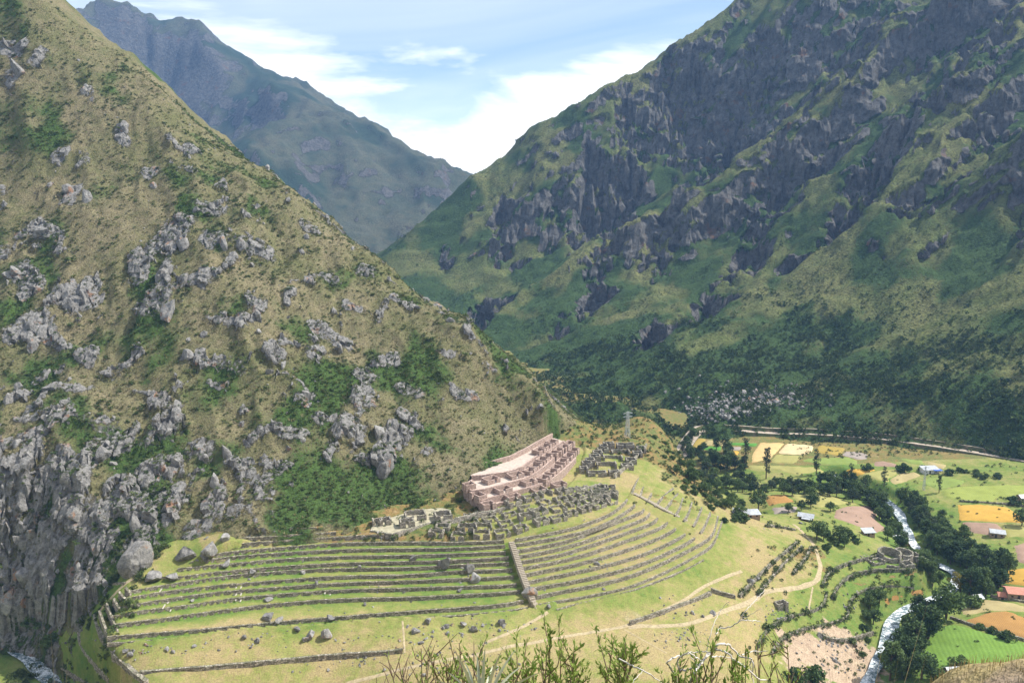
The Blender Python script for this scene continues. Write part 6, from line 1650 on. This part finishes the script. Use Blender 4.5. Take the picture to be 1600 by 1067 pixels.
# ------------------------------------------------------------------ plants in front of the camera
M_FLEAF = leaf_mat('shrub_leaf_bright', (0.15, 0.23, 0.045), (0.34, 0.44, 0.11), .4)
M_TWIG = simple('twig_bark', (0.17, 0.125, 0.09), .3, 30); M_BONE = simple('bleached_wood', (0.52, 0.49, 0.45), .3, 14, bump=.004)
M_AGAVE = simple('grey_green_blade', (0.40, 0.43, 0.32), .25, 9, rough=.6)
def bush_front(u, v_top, d, spread, nst, label, seed, leafy=1.0, hgt=None):
    r_ = np.random.default_rng(seed)
    top = at_d(u, v_top, d); base = np.array([top[0], d, float(camp_z(np.array([top[0]]), np.array([d]))[0])])
    H = top[2] - base[2]
    root = empty('front_shrub', tuple(base), label=label, category='shrub')
    st = []; rad = []; LV = []; LF = []
    def leaves(p, dirv, n, L):
        for i in range(n):
            t = r_.uniform(-.12, .02); q = p + dirv * t + r_.normal(size=3) * .008
            dd = dirv + r_.normal(size=3) * .5; dd /= np.linalg.norm(dd)
            sd = np.cross(dd, r_.normal(size=3)); sd /= np.linalg.norm(sd); l = L * r_.uniform(.6, 1.2); w = l * .16
            nn = np.cross(dd, sd); o = len(LV)
            LV.extend([q, q + dd * l * .5 + sd * w + nn * l * .06, q + dd * l, q + dd * l * .5 - sd * w + nn * l * .06]); LF.append((o, o + 1, o + 2, o + 3))
    for s in range(nst):
        a = r_.uniform(0, 6.28); rr_ = spread * math.sqrt(r_.uniform(0, 1)); h = H * r_.uniform(.72, 1.0)
        tip = np.array([rr_ * math.cos(a), rr_ * math.sin(a) * .7, h]); b0 = np.array([tip[0] * .15, tip[1] * .15, -.1])
        path = [b0 + (tip - b0) * f + np.array([r_.normal() * .03, r_.normal() * .03, 0]) * (f > 0) for f in np.linspace(0, 1, 7)]
        st.append(path); rad.append(list(np.linspace(.012, .003, 7)))
        dv = path[-1] - path[-2]; dv /= np.linalg.norm(dv); leaves(path[-1], dv, int(15 * leafy), .05)
        for f in range(3, 7):
            for q in range(3):
                p0 = path[f - 1] + (path[f] - path[f - 1]) * r_.uniform(); dd = np.array([r_.normal() * .6, r_.normal() * .6, 1.0]); dd /= np.linalg.norm(dd); L = r_.uniform(.10, .30)
                p1 = p0 + dd * L * .5 + r_.normal(size=3) * .015; p2 = p0 + dd * L + np.array([0, 0, .03])
                if p2[2] > H * 1.02: continue
                st.append([p0, p1, p2]); rad.append([.005, .004, .002]); e = (p2 - p1) / np.linalg.norm(p2 - p1)
                if r_.uniform() < .85 * leafy + .1: leaves(p2, e, int(15 * leafy) + 2, .048); leaves(p1, e, int(7 * leafy), .042)
    add('stems', tubes('stems', st, rad, 5, True), M_TWIG, root)
    add('leaves', mesh_np('leaves', np.array(LV), np.array(LF), smooth=False), M_FLEAF, root)
bush_front(905, 968, 5.2, .30, 12, 'tallest leafy green shrub in the middle of the picture foot', 1)
bush_front(860, 1000, 5.0, .26, 9, 'leafy shrub just left of the tallest front shrub', 2)
bush_front(960, 1000, 5.4, .26, 9, 'leafy shrub between the tallest front shrub and the bleached branches', 3)
bush_front(690, 996, 5.4, .34, 14, 'sparse thin-leaved shrub left of the spiky rosette', 4, .4)
bush_front(640, 1015, 5.2, .26, 9, 'nearly leafless twigs at the left end of the front shrubs', 5, .25)
bush_front(1075, 994, 5.0, .2, 6, 'leafy shrub growing through the bleached branches', 6, .9)
bush_front(1130, 1030, 4.8, .28, 9, 'low green shrub under the bleached branches', 7)
bush_front(1045, 1040, 4.8, .15, 5, 'small green shrub left under the bleached branches', 8)
bush_front(1215, 955, 5.6, .16, 4, 'slender sparse shrub right of the bleached branches', 9, .3)
bush_front(780, 1016, 4.8, .28, 10, 'low leafy shrub right behind the spiky rosette', 10, .8)
# bleached branches
zb5 = lambda x, y: (900 + x / 5, 920 + y / 5)
BR = [([(860,760),(940,640),(990,560),(1040,490),(1100,470),(1180,490),(1230,550),(1240,625)], 5.0, .011), ([(1070,475),(1110,430),(1190,425),(1240,490),(1290,530),(1380,540),(1390,600),(1370,660)], 5.1, .011), ([(1240,560),(1300,590),(1370,650),(1430,710),(1490,705)], 5.0, .010),
      ([(1290,515),(1370,485),(1430,490),(1500,480)], 5.2, .006), ([(780,680),(740,620),(700,560),(760,540),(870,500),(960,490),(1040,488)], 5.1, .009), ([(805,625),(780,560),(850,500),(900,500),(950,540),(985,565)], 4.9, .008), ([(800,640),(880,620),(950,590),(1010,540),(1060,490)], 5.1, .010),
      ([(1100,350),(1110,300),(1200,300),(1270,255),(1310,240),(1440,250)], 5.3, .007), ([(1020,540),(1030,430),(1080,250),(1140,150),(1190,100)], 5.3, .004), ([(1270,255),(1310,180),(1400,90),(1480,0)], 5.3, .004), ([(1290,240),(1390,180),(1450,150)], 5.3, .003), ([(940,640),(950,580),(900,530)], 4.9, .006), ([(1370,650),(1380,700),(1395,760)], 5.0, .007), ([(1060,530),(1150,525),(1230,545)], 5.0, .006), ([(330,540),(400,575),(450,605),(540,640),(620,690),(690,760)], 5.3, .008), ([(420,760),(470,690),(530,630)], 5.3, .005), ([(1370,540),(1360,600),(1375,650)], 5.0, .005)]
b0 = at_d(*zb5(1000, 900), 5.0); bz = float(camp_z(np.array([b0[0]]), np.array([5.0]))[0])
root = empty('bleached_branch_bush', (float(b0[0]), 5.0, bz), label='tangle of bleached bare crooked branches at the foot of the picture', category='bare shrub')
o3 = np.array([b0[0], 5.0, bz])
for pts, d, r0 in BR:
    a = np.array([zb5(*q) for q in pts]); n = len(a)
    dd = d + .12 * np.sin(np.arange(n) * 1.3 + r0 * 900)
    q = smooth_line(np.stack([at_d(a[i, 0], a[i, 1], dd[i]) for i in range(n)]), .02, 3) - o3
    q = q + .003 * rr.normal(size=q.shape)
    add('branch', tubes('branch', [list(q)], [list(np.linspace(r0 * .78, r0 * .4, len(q)))], 7, True), M_BONE, root)
# trunks leading down to the ground
for x, y in [(860, 760), (690, 760), (420, 760), (780, 690)]:
    p = at_d(*zb5(x, y), 5.0) - o3
    q = np.stack([p * (1 - f) + np.array([p[0] * .4, 0, -.05]) * f for f in np.linspace(0, 1, 6)]); q[1:-1] += .03 * rr.normal(size=(4, 3))
    add('branch', tubes('branch', [list(q)], [list(np.linspace(.011, .02, 6))], 7, True), M_BONE, root)
# spiky rosette
c0 = at_d(752, 1120, 4.4); root = empty('spiky_rosette', tuple(c0), label='pale spiky rosette with long narrow blades between the front shrubs', category='agave')
c3 = np.array(c0); gz0 = float(camp_z(np.array([c3[0]]), np.array([c3[1]]))[0]) - c3[2]
add('stem', tubes('stem', [[(0, 0, gz0 - .1), (0, 0, .02)]], .03, 7, True), M_TWIG, root)
for (u, v, d) in [(710,1016,4.3),(726,1034,4.6),(745,1022,4.5),(758,1011,4.4),(784,1016,4.3),(806,1014,4.5),(850,1048,4.3),(676,1060,4.4),(700,1050,4.6),(770,1040,4.7),(738,1058,4.2),(815,1040,4.6),(690,1075,4.2),(830,1075,4.2)]:
    tip = at_d(u, v, d) - c3; n = 8; V = []; F = []
    sd = np.array([-tip[1], tip[0], 0]) + np.array([tip[2], 0, 0]); sd = np.cross(tip, np.array([0, 1, .2])); sd /= np.linalg.norm(sd)
    up = np.array([0, -.3, 1.0])
    for i in range(n):
        f = i / (n - 1); q = tip * f + np.array([0, 0, .05 * math.sin(math.pi * f)]); w = .0105 * (1 - f) ** .7 * (0.6 + .8 * min(1, f * 3)) + .0008
        V += [q - sd * w, q + np.array([0, .008, -.004]) * (1 - f), q + sd * w]
    for i in range(n - 1):
        for j in (0, 1): F.append((i * 3 + j, i * 3 + j + 1, i * 3 + j + 4, i * 3 + j + 3))
    add('blade', mesh_np('blade', np.array(V), np.array(F)), M_AGAVE, root)
# dry grass on the slope in front
V = []; F = []
for i in range(2600):
    if i < 700: x = rr.uniform(-3.0, 2.4); y = rr.uniform(3.6, 6.5); L = rr.uniform(.5, 1.9)
    else: x = rr.uniform(4.5, 9.0); y = rr.uniform(7.5, 12.5); L = rr.uniform(.04, .16)
    z = float(camp_z(np.array([x]), np.array([y]))[0]); b = rr.normal(size=2) * L * .16; w = .0022 if i < 700 else .004
    o = len(V); V += [(x - w, y, z - .03), (x + w, y, z - .03), (x + b[0] * .4 + w * .7, y + b[1] * .4, z + L * .6), (x + b[0] * .4 - w * .7, y + b[1] * .4, z + L * .6), (x + b[0], y + b[1], z + L)]
    F.append((o, o + 1, o + 2)); F.append((o, o + 2, o + 3)); F.append((o + 3, o + 2, o + 4))
add('dry_grass', mesh_np('dry_grass', np.array(V), np.array(F), smooth=False), simple('dry_grass_blade', (.42, .35, .19), .3, 8), kind='stuff', label='thin dry grass stalks on the slope in front')
# slack power wires over the meadow
for q, (a, b, nm) in enumerate([((1040, 1010, 26), (1640, 958, 18), 'upper'), ((1040, 1020, 25), (1640, 966, 17), 'lower')]):
    pa = at_z(*a); pb = at_z(*b); t = np.linspace(0, 1, 24)
    ln = pa[None] * (1 - t)[:, None] + pb[None] * t[:, None]; ln[:, 2] -= 4 * t * (1 - t) * 1.5
    if False: pass

# ------------------------------------------------------------------ air
hb = bmesh.new(); bmesh.ops.create_cube(hb, size=1.0)
for v in hb.verts: v.co = Vector((v.co.x * 3400, 1240 + v.co.y * 3120, 1000 if v.co.z > 0 else -60))
hm = bpy.data.meshes.new('haze'); hb.to_mesh(hm); hb.free()
m = bpy.data.materials.new('haze_air'); m.use_nodes = True; nt_ = m.node_tree; nt_.nodes.clear()
o_ = nt_.nodes.new('ShaderNodeOutputMaterial'); pv = nt_.nodes.new('ShaderNodeVolumePrincipled')
pv.inputs['Color'].default_value = (0.30, 0.55, 1.0, 1); pv.inputs['Density'].default_value = 0.00012; pv.inputs['Anisotropy'].default_value = 0.0
nt_.links.new(pv.outputs[0], o_.inputs['Volume'])
hz_o = add('haze', hm, m, kind='stuff', label='thin blue mountain haze filling the valley')
